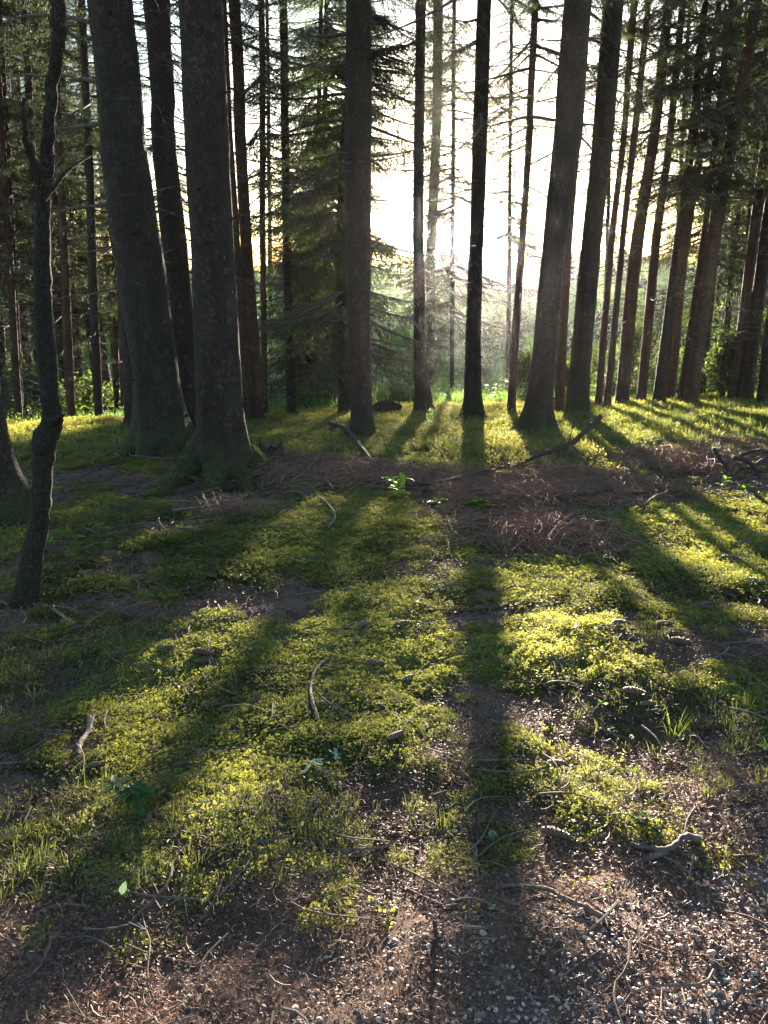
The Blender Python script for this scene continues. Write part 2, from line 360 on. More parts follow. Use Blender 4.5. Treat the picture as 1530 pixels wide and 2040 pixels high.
# ------------------------------------------------------------------ self-contained scatter: prototypes and points live in one mesh
_NG = {}
def scatter_group(K):
    if K in _NG: return _NG[K]
    ng = bpy.data.node_groups.new('scatter_%d' % K, 'GeometryNodeTree')
    ng.interface.new_socket('Geometry', in_out='INPUT', socket_type='NodeSocketGeometry')
    ng.interface.new_socket('Geometry', in_out='OUTPUT', socket_type='NodeSocketGeometry')
    nn, L = ng.nodes, ng.links
    gi = nn.new('NodeGroupInput'); go = nn.new('NodeGroupOutput')
    def named(k, t):
        a = nn.new('GeometryNodeInputNamedAttribute'); a.data_type = t; a.inputs[0].default_value = k; return a.outputs[0]
    pid = named('pid', 'INT')
    def sel(k):
        c = nn.new('FunctionNodeCompare'); c.data_type = 'INT'; c.operation = 'EQUAL'
        L.new(pid, c.inputs[2]); c.inputs[3].default_value = k
        s = nn.new('GeometryNodeSeparateGeometry'); s.domain = 'POINT'
        L.new(gi.outputs[0], s.inputs[0]); L.new(c.outputs[0], s.inputs[1]); return s.outputs[0]
    jn = nn.new('GeometryNodeJoinGeometry')
    for k in range(K):
        g = nn.new('GeometryNodeGeometryToInstance'); L.new(sel(k), g.inputs[0]); L.new(g.outputs[0], jn.inputs[0])
    ip = nn.new('GeometryNodeInstanceOnPoints')
    L.new(sel(-1), ip.inputs['Points']); L.new(jn.outputs[0], ip.inputs['Instance'])
    ip.inputs['Pick Instance'].default_value = True
    L.new(named('iid', 'INT'), ip.inputs['Instance Index'])
    er = nn.new('FunctionNodeEulerToRotation'); L.new(named('rot', 'FLOAT_VECTOR'), er.inputs[0]); L.new(er.outputs[0], ip.inputs['Rotation'])
    L.new(named('scl', 'FLOAT_VECTOR'), ip.inputs['Scale'])
    L.new(ip.outputs[0], go.inputs[0])
    _NG[K] = ng; return ng
def scatter(name, protos, pts, rot, scl, tint, mats, parent=None, smooth=False, **props):
    """protos: list of MB; pts (n,3)"""
    mb = MB(); pid = []
    for k, p in enumerate(protos):
        n0 = mb.n
        for V, F, m in zip(p.v, p.f, p.m):
            mb.v.append(V)
            mb.f.append(F + n0); mb.m.append(m)
        mb.n = n0 + p.n
        pid.append(np.full(p.n, k))
    pts = np.asarray(pts, float); n = len(pts)
    mb.v.append(pts); mb.n += n; pid.append(np.full(n, -1))
    pid = np.concatenate(pid).astype(np.int32); z = len(pid) - n
    def padv(a):
        a = np.asarray(a, float)
        if a.ndim == 1: a = np.repeat(a[:, None], 3, 1)
        return np.concatenate([np.zeros((z, 3)), a])
    iid = np.concatenate([np.zeros(z), rng.integers(0, len(protos), n)]).astype(np.int32)
    me = mb.mesh(name, mats, smooth, {'pid': ('INT', pid), 'iid': ('INT', iid), 'rot': ('FLOAT_VECTOR', padv(rot)),
                 'scl': ('FLOAT_VECTOR', padv(scl)), 'tint': ('FLOAT', np.concatenate([np.zeros(z), tint]))})
    o = obj(name, me, parent, **props)
    md = o.modifiers.new('scatter', 'NODES'); md.node_group = scatter_group(len(protos))
    return o

# ------------------------------------------------------------------ prototypes
def quad_blades(mb, base, dirv, side, length, width, m=0, taper=.35, bend=None):
    """many small pointed blades: arrays base(n,3) dirv(n,3) side(n,3) length(n) width(n)"""
    n = len(base); L = np.asarray(length)[:, None]; W = np.asarray(width)[:, None]
    mid = base + dirv * L * .5; tip = base + dirv * L
    if bend is not None: tip = tip + bend * L; mid = mid + bend * L * .25
    V = np.stack([base, mid + side * W * .5, tip, mid - side * W * .5], 1).reshape(-1, 3)
    F = np.arange(n * 4).reshape(n, 4)
    mb.add(V, F, m)
def rnd_unit(n, g):
    v = g.normal(size=(n, 3)); return v / np.linalg.norm(v, axis=1)[:, None]

def spruce_spray(seed, hang=.5, dens=1.0, thin=1.0):
    """unit-length spruce branch along +X: woody axis, side twigs, needle-covered shoots"""
    g = np.random.default_rng(seed); mb = MB()
    s = np.linspace(0, 1, 9); z = -.22 * s ** 1.3 + .16 * s ** 3; y = .05 * np.sin(s * 5 + seed)
    ax = np.stack([s, y, z], 1); tube(mb, ax, .013 * (1 - s) + .003, 4, 1, False)
    bs, ds, ws, ls = [], [], [], []
    k = 0
    for sp in np.arange(.14, 1.0, .036 / dens):
        for sd_ in (-1, 1):
            if g.random() < .12: continue
            o = np.array([np.interp(sp, s, ax[:, i]) for i in range(3)])
            L = (.34 * (1 - sp) ** .7 + .07) * g.uniform(.6, 1.15)
            a = g.uniform(.7, 1.15) * sd_
            dr = np.array([math.cos(a), math.sin(a), -hang * g.uniform(.5, 1.3)]); dr /= np.linalg.norm(dr)
            t = np.linspace(0, 1, 4); P = o + dr * (t * L)[:, None] + np.array([0, 0, -1.0]) * (hang * .35 * L * t ** 2)[:, None]
            tube(mb, P, .0035 * (1 - t * .7), 3, 1, False)
            nb = max(5, int(L / .013 * dens)); tt = g.uniform(.12, 1, nb)
            b = np.stack([np.interp(tt, t, P[:, i]) for i in range(3)], 1)
            rd = rnd_unit(nb, g); dv = dr * .9 + rd * .8 + np.array([0, 0, -.25 * hang]); dv /= np.linalg.norm(dv, axis=1)[:, None]
            bs.append(b); ds.append(dv); ls.append(g.uniform(.018, .045, nb)); ws.append(g.uniform(.004, .008, nb) * thin)
    b = np.concatenate(bs); d = np.concatenate(ds); sdv = np.cross(d, rnd_unit(len(b), g)); sdv /= np.linalg.norm(sdv, axis=1)[:, None]
    quad_blades(mb, b, d, sdv, np.concatenate(ls), np.concatenate(ws), 0)
    return mb
def leaf_cluster(seed, n=34, size=.16, spread=.5, flat=.3):
    g = np.random.default_rng(seed); mb = MB()
    c = rnd_unit(n, g) * (g.random(n) ** .45)[:, None] * spread
    d = rnd_unit(n, g); d[:, 2] -= flat; d /= np.linalg.norm(d, axis=1)[:, None]
    s = np.cross(d, rnd_unit(n, g)); s /= np.linalg.norm(s, axis=1)[:, None]
    quad_blades(mb, c, d, s, g.uniform(.6, 1.2, n) * size, g.uniform(.45, .7, n) * size, 0)
    for i in range(5):
        t = np.linspace(0, 1, 4)[:, None]; e = rnd_unit(1, g)[0] * spread * .9
        tube(mb, np.array([[0, 0, -spread * .5]]) * (1 - t) + e * t, .008, 3, 1, False)
    return mb
def moss_patch(seed, n=46, rad=.055, h=.018, lf=.010):
    """a handful of feathery moss sprigs on a disc"""
    g = np.random.default_rng(seed); mb = MB(); B, D, L, W = [], [], [], []
    for i in range(n):
        a = g.uniform(0, 6.283); r = rad * math.sqrt(g.random()); base = np.array([r * math.cos(a), r * math.sin(a), 0])
        hh = h * g.uniform(.25, 1.25); top = base + np.array([g.normal() * .005, g.normal() * .005, hh])
        k = g.integers(4, 7); off = g.uniform(0, 6.28)
        for j in range(k):
            an = off + j * 6.283 / k; D.append([math.cos(an), math.sin(an), g.uniform(-.05, .8)]); B.append(top); L.append(lf * g.uniform(.55, 1.2)); W.append(lf * g.uniform(.32, .6))
        for j in range(2):
            an = g.uniform(0, 6.28); D.append([math.cos(an), math.sin(an), .6]); B.append(base * .5 + top * .5); L.append(lf * g.uniform(.5, 1)); W.append(lf * .4)
    B = np.array(B); D = np.array(D); D /= np.linalg.norm(D, axis=1)[:, None]
    s = np.cross(D, rnd_unit(len(B), g) * .5 + np.array([0, 0, 1.0])); s /= np.linalg.norm(s, axis=1)[:, None]
    quad_blades(mb, B, D, s, L, W, 0); return mb
def herb_patch(seed, n=16, rad=.13, h=.10, lf=.03):
    g = np.random.default_rng(seed); mb = MB(); B, D, L, W = [], [], [], []
    for i in range(n):
        a = g.uniform(0, 6.283); r = rad * math.sqrt(g.random()); base = np.array([r * math.cos(a), r * math.sin(a), -.01])
        hh = h * g.uniform(.4, 1.3); top = base + np.array([g.normal() * .02, g.normal() * .02, hh]); t = np.linspace(0, 1, 3)[:, None]
        tube(mb, base * (1 - t) + top * t, .0012, 3, 1, False)
        for j in range(g.integers(6, 11)):
            q = g.uniform(.35, 1.0); p = base * (1 - q) + top * q; an = g.uniform(0, 6.28)
            B.append(p); D.append([math.cos(an), math.sin(an), g.uniform(-.2, .7)]); L.append(lf * g.uniform(.5, 1.1)); W.append(lf * g.uniform(.3, .55))
    B = np.array(B); D = np.array(D); D /= np.linalg.norm(D, axis=1)[:, None]
    s = np.cross(D, rnd_unit(len(B), g) * .7 + np.array([0, 0, 1.0])); s /= np.linalg.norm(s, axis=1)[:, None]
    quad_blades(mb, B, D, s, L, W, 0); return mb
def grass_tuft(seed, n=26, h=.16, rad=.03, wid=.0035, lean=1.0):
    g = np.random.default_rng(seed); mb = MB(); K = 7
    for i in range(n):
        a = g.uniform(0, 6.283); r = rad * g.random(); L = h * g.uniform(.45, 1.25); b = g.uniform(.35, 1.5) * lean
        t = np.linspace(0, 1, K); ang = t * b
        rr = r + L * np.cumsum(np.sin(ang)) / K * .9; zz = L * np.cumsum(np.cos(ang)) / K - L / K
        a2 = a + g.normal() * .4
        c = np.stack([r * math.cos(a) + (rr - r) * math.cos(a2), r * math.sin(a) + (rr - r) * math.sin(a2), zz], 1)
        sdv = np.array([-math.sin(a2), math.cos(a2), 0]) ; wd = wid * g.uniform(.6, 1.3) * (1 - t ** 2.5) + .0003
        V = np.concatenate([c + sdv * wd[:, None], c - sdv * wd[:, None]])
        j = np.arange(K - 1); mb.add(V, np.stack([j, j + 1, K + j + 1, K + j], -1), 0)
    return mb
def litter_patch(seed, n=60, rad=.08, big=0):
    g = np.random.default_rng(seed); mb = MB()
    a = g.uniform(0, 6.283, n); r = rad * np.sqrt(g.random(n)); b = np.stack([r * np.cos(a), r * np.sin(a), g.uniform(.0, .008, n)], 1)
    t = g.uniform(0, 6.283, n); d = np.stack([np.cos(t), np.sin(t), g.normal(0, .18, n)], 1); s = np.stack([-np.sin(t), np.cos(t), g.normal(0, .5, n)], 1)
    s /= np.linalg.norm(s, axis=1)[:, None]
    quad_blades(mb, b, d, s, g.uniform(.010, .022, n), g.uniform(.0012, .0024, n), 0)
    m = n // 4                                    # bark flakes and cone scales
    a = g.uniform(0, 6.283, m); r = rad * np.sqrt(g.random(m)); b = np.stack([r * np.cos(a), r * np.sin(a), g.uniform(.001, .007, m)], 1)
    t = g.uniform(0, 6.283, m); d = np.stack([np.cos(t), np.sin(t), g.normal(0, .4, m)], 1); s = np.cross(d, np.array([0, 0, 1.0]) + rnd_unit(m, g) * .6)
    s /= np.linalg.norm(s, axis=1)[:, None]
    quad_blades(mb, b, d, s, g.uniform(.005, .012, m), g.uniform(.004, .009, m), 0)
    for i in range(big):
        a = g.uniform(0, 6.283); L = g.uniform(.04, .12); o = np.array([g.normal() * rad * .5, g.normal() * rad * .5, .006])
        q = np.linspace(-.5, .5, 4); P = o + np.stack([np.cos(a + q * .5) * q * L, np.sin(a + q * .5) * q * L, q * 0 + g.uniform(0, .004)], 1)
        tube(mb, P, .0016 * g.uniform(.6, 1.3), 4, 0, False)
    return mb
def ico():
    t = (1 + 5 ** .5) / 2
    v = np.array([(-1, t, 0), (1, t, 0), (-1, -t, 0), (1, -t, 0), (0, -1, t), (0, 1, t), (0, -1, -t), (0, 1, -t), (t, 0, -1), (t, 0, 1), (-t, 0, -1), (-t, 0, 1)], float)
    f = [(0, 11, 5), (0, 5, 1), (0, 1, 7), (0, 7, 10), (0, 10, 11), (1, 5, 9), (5, 11, 4), (11, 10, 2), (10, 7, 6), (7, 1, 8), (3, 9, 4), (3, 4, 2), (3, 2, 6), (3, 6, 8), (3, 8, 9), (4, 9, 5), (2, 4, 11), (6, 2, 10), (8, 6, 7), (9, 8, 1)]
    v = [tuple(x / np.linalg.norm(x)) for x in v]; V = list(v); F = []; c = {}
    def mid(a, b):
        k = (min(a, b), max(a, b))
        if k not in c:
            p = np.array(V[a]) + np.array(V[b]); V.append(tuple(p / np.linalg.norm(p))); c[k] = len(V) - 1
        return c[k]
    for a, b, d in f:
        x, y, z = mid(a, b), mid(b, d), mid(d, a); F += [(a, x, z), (b, y, x), (d, z, y), (x, y, z)]
    return np.array(V), np.array(F)
ICO = ico()
def pebble(seed):
    g = np.random.default_rng(seed); V, F = ICO; V = V.copy()
    for k in range(4):
        d = rnd_unit(1, g)[0]; q = g.uniform(.55, .85); h = V @ d; V = V - np.outer(np.maximum(h - q, 0) * .8, d)
    V = V * np.array([1, g.uniform(.65, .9), g.uniform(.45, .75)]) * (1 + g.normal(0, .03, (len(V), 1)))
    mb = MB(); mb.add(V, F, 0); return mb

# ------------------------------------------------------------------ ground sheet
def build_ground():
    ys = [-14, -10, -7, -5, -3.5, -2.4, -1.6, -1.0, -.6, -.3, 0, .2, .4, .55]
    y = .7
    while y < 24: ys.append(y); y += max(.0105, .0046 * (y + .6))
    while y < 470: ys.append(y); y += .035 * y
    ys = np.array(ys + [470.0]); nu = 330
    u = np.concatenate([-np.linspace(1, .18, 22) ** 1.6 * 1, [0]])[:-1]
    inner = np.linspace(-.62, .62, nu)
    outer = .62 + np.geomspace(.02, 2.4, 34)
    W = np.concatenate([-outer[::-1], inner, outer])
    Yv = np.maximum(ys, 0) + 1.3
    extra = np.where(ys < 2, 1, 1)
    X = Yv[:, None] * W[None]; X = np.clip(X, -450, 450)
    far = np.abs(W) > .62
    X = X + np.sign(W)[None] * np.where(far, (np.abs(W) - .62) * 8, 0)[None]
    X = np.clip(X, -455, 455) + np.linspace(-1e-3, 1e-3, len(W))[None]
    Y = np.repeat(ys[:, None], len(W), 1)
    Z = hgt(X, Y)
    moss, grav, path = zones(X, Y)
    fine = fbm(X / .045, Y / .045, 21, 3)
    near = 1 - sstep(10, 16, Y)
    Z = Z + near * (moss * (.006 + .014 * fine) + (1 - moss) * .006 * fine)
    nz = fbm(X / 1.2, Y / 1.2, 44, 3)
    mead = sstep(20.5, 24, Y - np.clip(.22 * X, -3, 3.2) + nz)
    mb = MB(); R_, C_ = X.shape; i = np.arange(R_ - 1)[:, None]; j = np.arange(C_ - 1)[None]
    F = np.stack([i * C_ + j, i * C_ + j + 1, (i + 1) * C_ + j + 1, (i + 1) * C_ + j], -1).reshape(-1, 4)
    mb.add(np.stack([X, Y, Z], -1).reshape(-1, 3), F, 0)
    me = mb.mesh('ground', M['ground'], True, {'moss': ('FLOAT', np.clip(moss, 0, 1).ravel()), 'gravel': ('FLOAT', grav.ravel()), 'meadow': ('FLOAT', mead.ravel())})
    return obj('ground', me, kind='structure', label='mossy spruce forest floor sloping gently down to a meadow')
build_ground()
gb = MB(); B0 = (-462, -16, -14); B1 = (462, 476, 22.5)
vv = np.array([[x, y_, z] for x in (B0[0], B1[0]) for y_ in (B0[1], B1[1]) for z in (B0[2], B1[2])])
gb.add(vv, [(0, 1, 3, 2), (4, 6, 7, 5), (0, 4, 5, 1), (2, 3, 7, 6), (0, 2, 6, 4), (1, 5, 7, 3)], 0)
hm, hnt = mat('haze_air'); hn = N(hnt)
HAZE = .00012
pv = hn('ShaderNodeVolumePrincipled', {'Color': (.93, .95, 1, 1), 'Density': HAZE, "Anisotropy": .9})
hn('ShaderNodeOutputMaterial', {1: pv.outputs[0]})
obj('haze', gb.mesh('haze', hm, False), kind='stuff', label='thin bright evening haze in the air')
# ------------------------------------------------------------------ trees
SPRAYS = [spruce_spray(s, hang=h) for s, h in ((1, .45), (2, .8), (3, .3))]
SPRAYS_FINE = [spruce_spray(s, hang=h, dens=.8, thin=.7) for s, h in ((4, .6), (5, 1.0), (6, .35))]

MOSSR = [moss_patch(s, 22, .05, .012, .011) for s in (41, 42, 43)]
def dead_branch(mb, o, az, L, r0, g, droop=.25, side=6, n=4, up=0.0):
    k = 7; t = np.linspace(0, 1, k)
    bend = g.normal() * .25
    x = t * L; off = np.cumsum(g.normal(0, .035, k)) * L * .5
    z = (up * t - droop * t ** 1.5 + g.uniform(-.05, .18) * t ** 3) * L + np.cumsum(g.normal(0, .02, k)) * L * .4
    a = az + bend * t
    P = o + np.stack([np.cos(a) * x - np.sin(a) * off, np.sin(a) * x + np.cos(a) * off, z], 1)
    tube(mb, P, r0 * (1 - .85 * t) + .0015, n, 0, False)
    for i in range(side):
        s = g.uniform(.2, .95); p = np.array([np.interp(s, t, P[:, c]) for c in range(3)])
        sa = az + g.choice([-1, 1]) * g.uniform(.5, 1.2); l2 = L * g.uniform(.15, .38) * (1.15 - s)
        tt = np.linspace(0, 1, 4); dz = g.uniform(-.7, .2)
        Q = p + np.stack([np.cos(sa) * tt * l2, np.sin(sa) * tt * l2, dz * tt * l2 + g.normal(0, .04, 4) * l2], 1)
        tube(mb, Q, max(r0 * .35, .0022) * (1 - .75 * tt) + .001, 3, 0, False)
        if l2 > .2:
            for q in range(3):
                s2 = g.uniform(.3, 1); p2 = np.array([np.interp(s2, tt, Q[:, c]) for c in range(3)]); a3 = sa + g.normal() * .9; l3 = l2 * g.uniform(.25, .5)
                tube(mb, np.stack([p2, p2 + np.array([math.cos(a3) * l3 * .5, math.sin(a3) * l3 * .5, -l3 * .2]), p2 + np.array([math.cos(a3) * l3, math.sin(a3) * l3, -l3 * g.uniform(.1, .6)])]), .0018, 3, 0, False)

def tree(label, base, prof, mats='bark', flare=(1.7, .22), seed=1, seg=20, top=19.0, crown=None, dead=None, name='spruce_tree',
         roots=(), limbs=(), spray=None, needle='needle', group=None, Y=None, lobes=5, cat='tree', stubs=0, dead_reach=1.0):
    """base: pixel of the trunk's foot; prof: [(row, centre column, width)] of the trunk in the photograph"""
    g = np.random.default_rng(seed)
    b = at(*base) if Y is None else atY(base[0], base[1], Y)
    Yb = b[1]; gz = float(hgt(b[0], Yb))
    pts = []
    for (py, xc, wd) in sorted(prof, key=lambda q: -q[0]):
        p = atY(xc, py, Yb); pts.append([p[0], p[2], wd / 2 * depth(p) / FPX])
    pts = np.array(pts)                       # rising z
    if len(pts) > 1:
        sx = (pts[-1, 0] - pts[0, 0]) / (pts[-1, 1] - pts[0, 1]); sr = (pts[-1, 2] - pts[0, 2]) / (pts[-1, 1] - pts[0, 1])
    else: sx = 0; sr = -.01
    sr = min(sr, -.004)
    zt = max(top, pts[-1, 1] + 2)
    rt = max(.02, pts[-1, 2] + sr * (zt - pts[-1, 1])) if zt > 12 else .02
    pts = np.concatenate([[[pts[0, 0] - sx * (pts[0, 1] - gz + .4), gz - .4, pts[0, 2]]] if pts[0, 1] > gz else np.zeros((0, 3)), pts, [[pts[-1, 0] + sx * .6 * (zt - pts[-1, 1]), zt, rt]]])
    step = .06 if seg > 16 else .12
    zs = np.concatenate([gz + np.arange(-.35, 1.2, step), np.arange(gz + 1.2, min(zt, 9.5), .22 if seg > 16 else .4), np.arange(min(zt, 9.5), zt + .01, 1.2)])
    zs = np.unique(np.round(zs, 4))
    sm = smooth_path(pts, 60); o_ = np.argsort(sm[:, 1])
    cx = np.interp(zs, sm[o_, 1], sm[o_, 0]); rr = np.interp(zs, pts[:, 1], pts[:, 2])
    cx = cx + 0.02 * vnoise(zs / 1.3, zs * 0 + seed, seed) ; cyv = 0.03 * vnoise(zs / 1.7, zs * 0 + seed, seed + 9) * 1.0
    ph = np.arange(seg) * 2 * math.pi / seg
    hh = zs - gz
    fl = (flare[0] - 1) * np.exp(-np.maximum(hh, 0) / flare[1]); fl = np.where(hh < 0, (flare[0] - 1) * (1 + -hh * 1.5), fl)
    lob = .55 + .45 * np.cos(lobes * ph + seed)[None] + .3 * vnoise(ph * 1.3 + seed, ph * 0, seed)[None]
    Rr = rr[:, None] * (1 + fl[:, None] * lob)
    Rr = Rr * (1 + .05 * fbm(ph[None] * 3.2 + 0 * zs[:, None], zs[:, None] / .28, seed, 2) + .035 * fbm(ph[None] * 9 + 0 * zs[:, None], zs[:, None] / .09, seed + 3, 2) * (seg > 16))
    nw = rr[:, None] * .04 * vnoise(zs[:, None] / .5, ph[None] * 0, seed + 5)
    V = np.stack([cx[:, None] + Rr * np.cos(ph)[None] + nw, Yb + cyv[:, None] + Rr * np.sin(ph)[None], np.repeat(zs[:, None], seg, 1)], -1)
    root = bpy.data.objects.new(name, None); COL.objects.link(root); root.empty_display_size = .3
    O = np.array([b[0], Yb, gz]); root.location = O
    root['label'] = label; root['category'] = cat
    if group: root['group'] = group
    mb = MB(); k = len(zs); i = np.arange(k - 1)[:, None]; j = np.arange(seg)[None]; j2 = (j + 1) % seg
    mb.add(V.reshape(-1, 3) - O, np.stack([i * seg + j, i * seg + j2, (i + 1) * seg + j2, (i + 1) * seg + j], -1).reshape(-1, 4), 0)
    cxo, rro = cx, rr
    def axis(z): return np.array([np.interp(z, zs, cxo), Yb, z]), np.interp(z, zs, rro)
    for q in range(stubs):                                       # knots and snapped stubs on the bole
        z = g.uniform(gz + .5, gz + 5.5); c, r = axis(z); a = g.uniform(math.pi, 2 * math.pi)
        d = np.array([math.cos(a), math.sin(a), g.uniform(-.1, .35)]); P = np.stack([c + d * r * .8, c + d * (r + .02), c + d * (r + g.uniform(.03, .11))]) - O
        tube(mb, P, [.028, .016, .008], 6, 0, True)
    tr = obj('trunk', mb.mesh('trunk', M[mats], True, {'hgt': ('FLOAT', np.concatenate([np.repeat(hh, seg), np.full(mb.n - k * seg, 2.0)]))}), root)
    mpts = []
    for (pxs, r0, r1) in roots:                                   # surface roots run along the ground
        P = []
        for (px, py, up) in pxs:
            q = at(px, py); P.append([q[0], q[1], q[2] + up])
        P = smooth_path(np.array(P), 16) - O; t = np.linspace(0, 1, 16)
        P[:, 2] -= (r0 * (1 - t) + r1 * t) * .22; P[:, :2] += g.normal(0, .012, (16, 2))
        rm = MB(); rw = (r0 * (1 - t) ** 1.3 + r1) * (1 + .18 * vnoise(t * 7 + seed, t * 0, seed)); tube(rm, P, rw, 18, 0, True, seed, .09)
        nm = int(60 * len(pxs) * r0 / .12); q = g.random(nm); an = g.uniform(-.2, math.pi + .2, nm); ax_ = np.stack([np.interp(q, t, P[:, i]) for i in range(3)], 1); rq = np.interp(q, t, rw)
        T_ = P[-1] - P[0]; T_[2] = 0; T_ /= np.linalg.norm(T_); S_ = np.array([T_[1], -T_[0], 0])
        mpts.append(ax_ + (S_[None] * np.cos(an)[:, None] + np.array([0, 0, 1.0]) * np.sin(an)[:, None]) * rq[:, None] * .97)
        obj('root', rm.mesh('root', M['root'], True, {'hgt': ('FLOAT', np.full(rm.n, .1))}), root)
    if mpts and seg > 20:
        mp = np.concatenate(mpts); scatter('moss_cover', MOSSR, mp, g.uniform(-.6, .6, (len(mp), 3)) + np.stack([0 * mp[:, 0], 0 * mp[:, 0], g.uniform(0, 6.28, len(mp))], 1), g.uniform(.5, 1.0, len(mp)), g.random(len(mp)) * .6, [M['mossleaf']], root, kind='stuff')
    for (pxs, r0) in limbs:                                       # long dead limbs that can be picked out singly
        P = np.array([atY(px, py, Yb + dy) for (px, py, dy) in pxs]) - O
        P = smooth_path(P, 12); t = np.linspace(0, 1, 12); lm = MB(); tube(lm, P + g.normal(0, .008, P.shape), r0 * (1 - .8 * t), 6, 0, True)
        for q in range(6):
            s = g.integers(3, 11); p = P[s]; e = p + np.array([g.normal() * .15, g.normal() * .2, g.uniform(-.28, .12)])
            tube(lm, np.stack([p, (p + e) / 2 + g.normal(0, .015, 3), e]), [.006, .004, .0015], 3, 0, False)
        obj('branch', lm.mesh('branch', M['twig'], True), root)
    if dead:
        n, z0, z1, l0, l1 = dead; dm = MB()
        for q in range(n):
            z = g.uniform(gz + z0, gz + z1); c, r = axis(z)
            dead_branch(dm, c - O, g.uniform(0, 6.283), g.uniform(l0, l1) * dead_reach, g.uniform(.006, .013), g, g.uniform(.05, .4), 5, 3)
        if dm.n: obj('dead_twig_mass', dm.mesh('dead_twig_mass', M['twig'], False), root, kind='stuff')
    if crown:
        n, z0, z1, reach = crown
        z = gz + z0 + (z1 - z0) * g.random(n) ** .9; f = (z - gz - z0) / (z1 - z0)
        sc = reach * (1 - .72 * f) * g.uniform(.55, 1.1, n) * np.where(z - gz < z0 + 1.5, .85, 1)
        px = np.interp(z, zs, cxo); P = np.stack([px, np.full(n, Yb), z], 1) - O
        rot = np.stack([g.normal(0, .15, n), g.uniform(.0, .42, n) - .35 * f, g.uniform(0, 6.283, n)], 1)
        scatter('crown', spray or SPRAYS, P, rot, np.stack([sc, sc, sc], 1), g.random(n), [M[needle], M['twig']], root, kind='stuff')
    return root

T = tree
STD = (46, 7.5, 20, 2.2)
# --- the big front trees
T('thick mossy grey trunk leaning left, second big trunk from the left', (322, 905), [(880, 325, 108), (750, 310, 88), (500, 273, 98), (250, 242, 86), (0, 218, 86)], 'bark_grey',
  (1.75, .28), 3, 40, crown=(60, 7, 20, 2.6), stubs=8,
  roots=[([(300, 905, .10), (262, 912, .03), (215, 925, -.03)], .12, .05), ([(335, 915, .08), (352, 925, .02), (372, 930, -.05)], .1, .05)],
  limbs=[([(200, 46, 0), (100, 30, .2), (-10, 38, .4)], .03), ([(200, 165, 0), (110, 150, .3), (-10, 155, .5)], .028), ([(215, 246, 0), (120, 255, .2), (10, 268, .3)], .026),
         ([(230, 405, 0), (130, 418, -.1), (10, 432, -.2)], .026), ([(235, 492, 0), (190, 500, .3), (120, 520, .6)], .02), ([(245, 570, 0), (180, 585, .3), (60, 600, .7)], .018)])
T('thickest front trunk, wide mossy roots spreading over the litter', (440, 945), [(905, 446, 100), (800, 437, 92), (650, 430, 88), (500, 424, 84), (250, 411, 87), (0, 400, 86)], 'bark',
  (1.5, .20), 5, 44, crown=(60, 6.5, 20, 2.6), stubs=9, lobes=4,
  roots=[([(425, 925, .24), (392, 945, .15), (345, 972, .06), (310, 992, .01), (270, 1010, -.04)], .20, .06), ([(470, 925, .22), (505, 935, .10), (530, 955, .02), (556, 975, -.05)], .18, .05),
         ([(440, 945, .18), (425, 980, .07), (395, 1015, -.03)], .17, .05), ([(462, 945, .15), (488, 978, .05), (505, 1000, -.06)], .15, .04)])
T('dark straight trunk left of centre with a bark strip at its foot', (722, 872), [(850, 721, 44), (700, 716, 42), (500, 713, 52), (250, 713, 54), (0, 715, 50)], 'bark',
  (1.7, .16), 7, 32, crown=(56, 7, 20, 2.4), dead=(18, 3.5, 7, .6, 1.6), stubs=5,
  roots=[([(735, 868, .06), (760, 872, .02), (792, 878, -.03)], .07, .03), ([(712, 872, .05), (690, 868, .02), (668, 864, -.03)], .05, .02)])
T('massive leaning trunk right of the sun glow with flared foot', (1072, 862), [(845, 1070, 60), (800, 1074, 52), (700, 1084, 48), (500, 1103, 46), (250, 1134, 56), (0, 1153, 54)], 'bark',
  (2.0, .22), 9, 36, crown=(60, 6.5, 20, 2.4), stubs=5)
T('tall trunk standing directly in front of the sun, flared foot', (947, 836), [(800, 942, 35), (700, 943, 31), (500, 949, 28), (250, 957, 30), (0, 964, 28)], 'bark',
  (2.1, .22), 11, 28, spray=SPRAYS_FINE, crown=(80, 5.0, 20, 2.2), dead=(16, 2.2, 7, .7, 1.8), stubs=3,
  roots=[([(960, 832, .06), (980, 838, .02), (1000, 842, -.03)], .06, .02)])
T('straight trunk between centre and sun with a root running right', (843, 824), [(790, 842, 32), (700, 837, 25), (500, 834, 22), (250, 835, 20), (0, 838, 20)], 'bark',
  (1.7, .25), 13, 24, crown=(56, 7.5, 20, 2.4), dead=(34, 2.5, 8.5, .8, 2.4),
  roots=[([(850, 822, .08), (868, 816, .04), (905, 822, .01), (935, 830, -.03)], .08, .03)])
T('leaning double-ridged trunk with pale hanging strip, right of the massive one', (1158, 828), [(800, 1153, 38), (700, 1161, 34), (500, 1181, 30), (250, 1202, 42), (0, 1224, 38)], 'bark',
  (1.8, .2), 15, 26, crown=(56, 7, 20, 2.4), stubs=3, dead=(20, 4, 8, .7, 1.8),
  limbs=[([(1195, 60, -.1), (1250, 110, -1.2), (1320, 180, -2.2)], .006), ([(1190, 90, -.1), (1260, 160, -1.5), (1330, 290, -2.0)], .005)])
T('thin trunk pressed against the left side of the leaning double-ridged one', (1134, 826), [(800, 1133, 10), (500, 1162, 10), (250, 1188, 11), (0, 1207, 12)], 'bark_red', (1.4, .15), 16, 12, crown=(30, 8, 18, 1.8))
T('grey trunk half hidden behind the two biggest left trunks', (386, 888), [(800, 381, 46), (700, 368, 46), (500, 348, 50), (250, 322, 46), (0, 309, 48)], 'bark', (1.4, .2), 17, 26,
  crown=(56, 7, 20, 2.4), dead=(40, 2.0, 8, .5, 1.7), stubs=3)
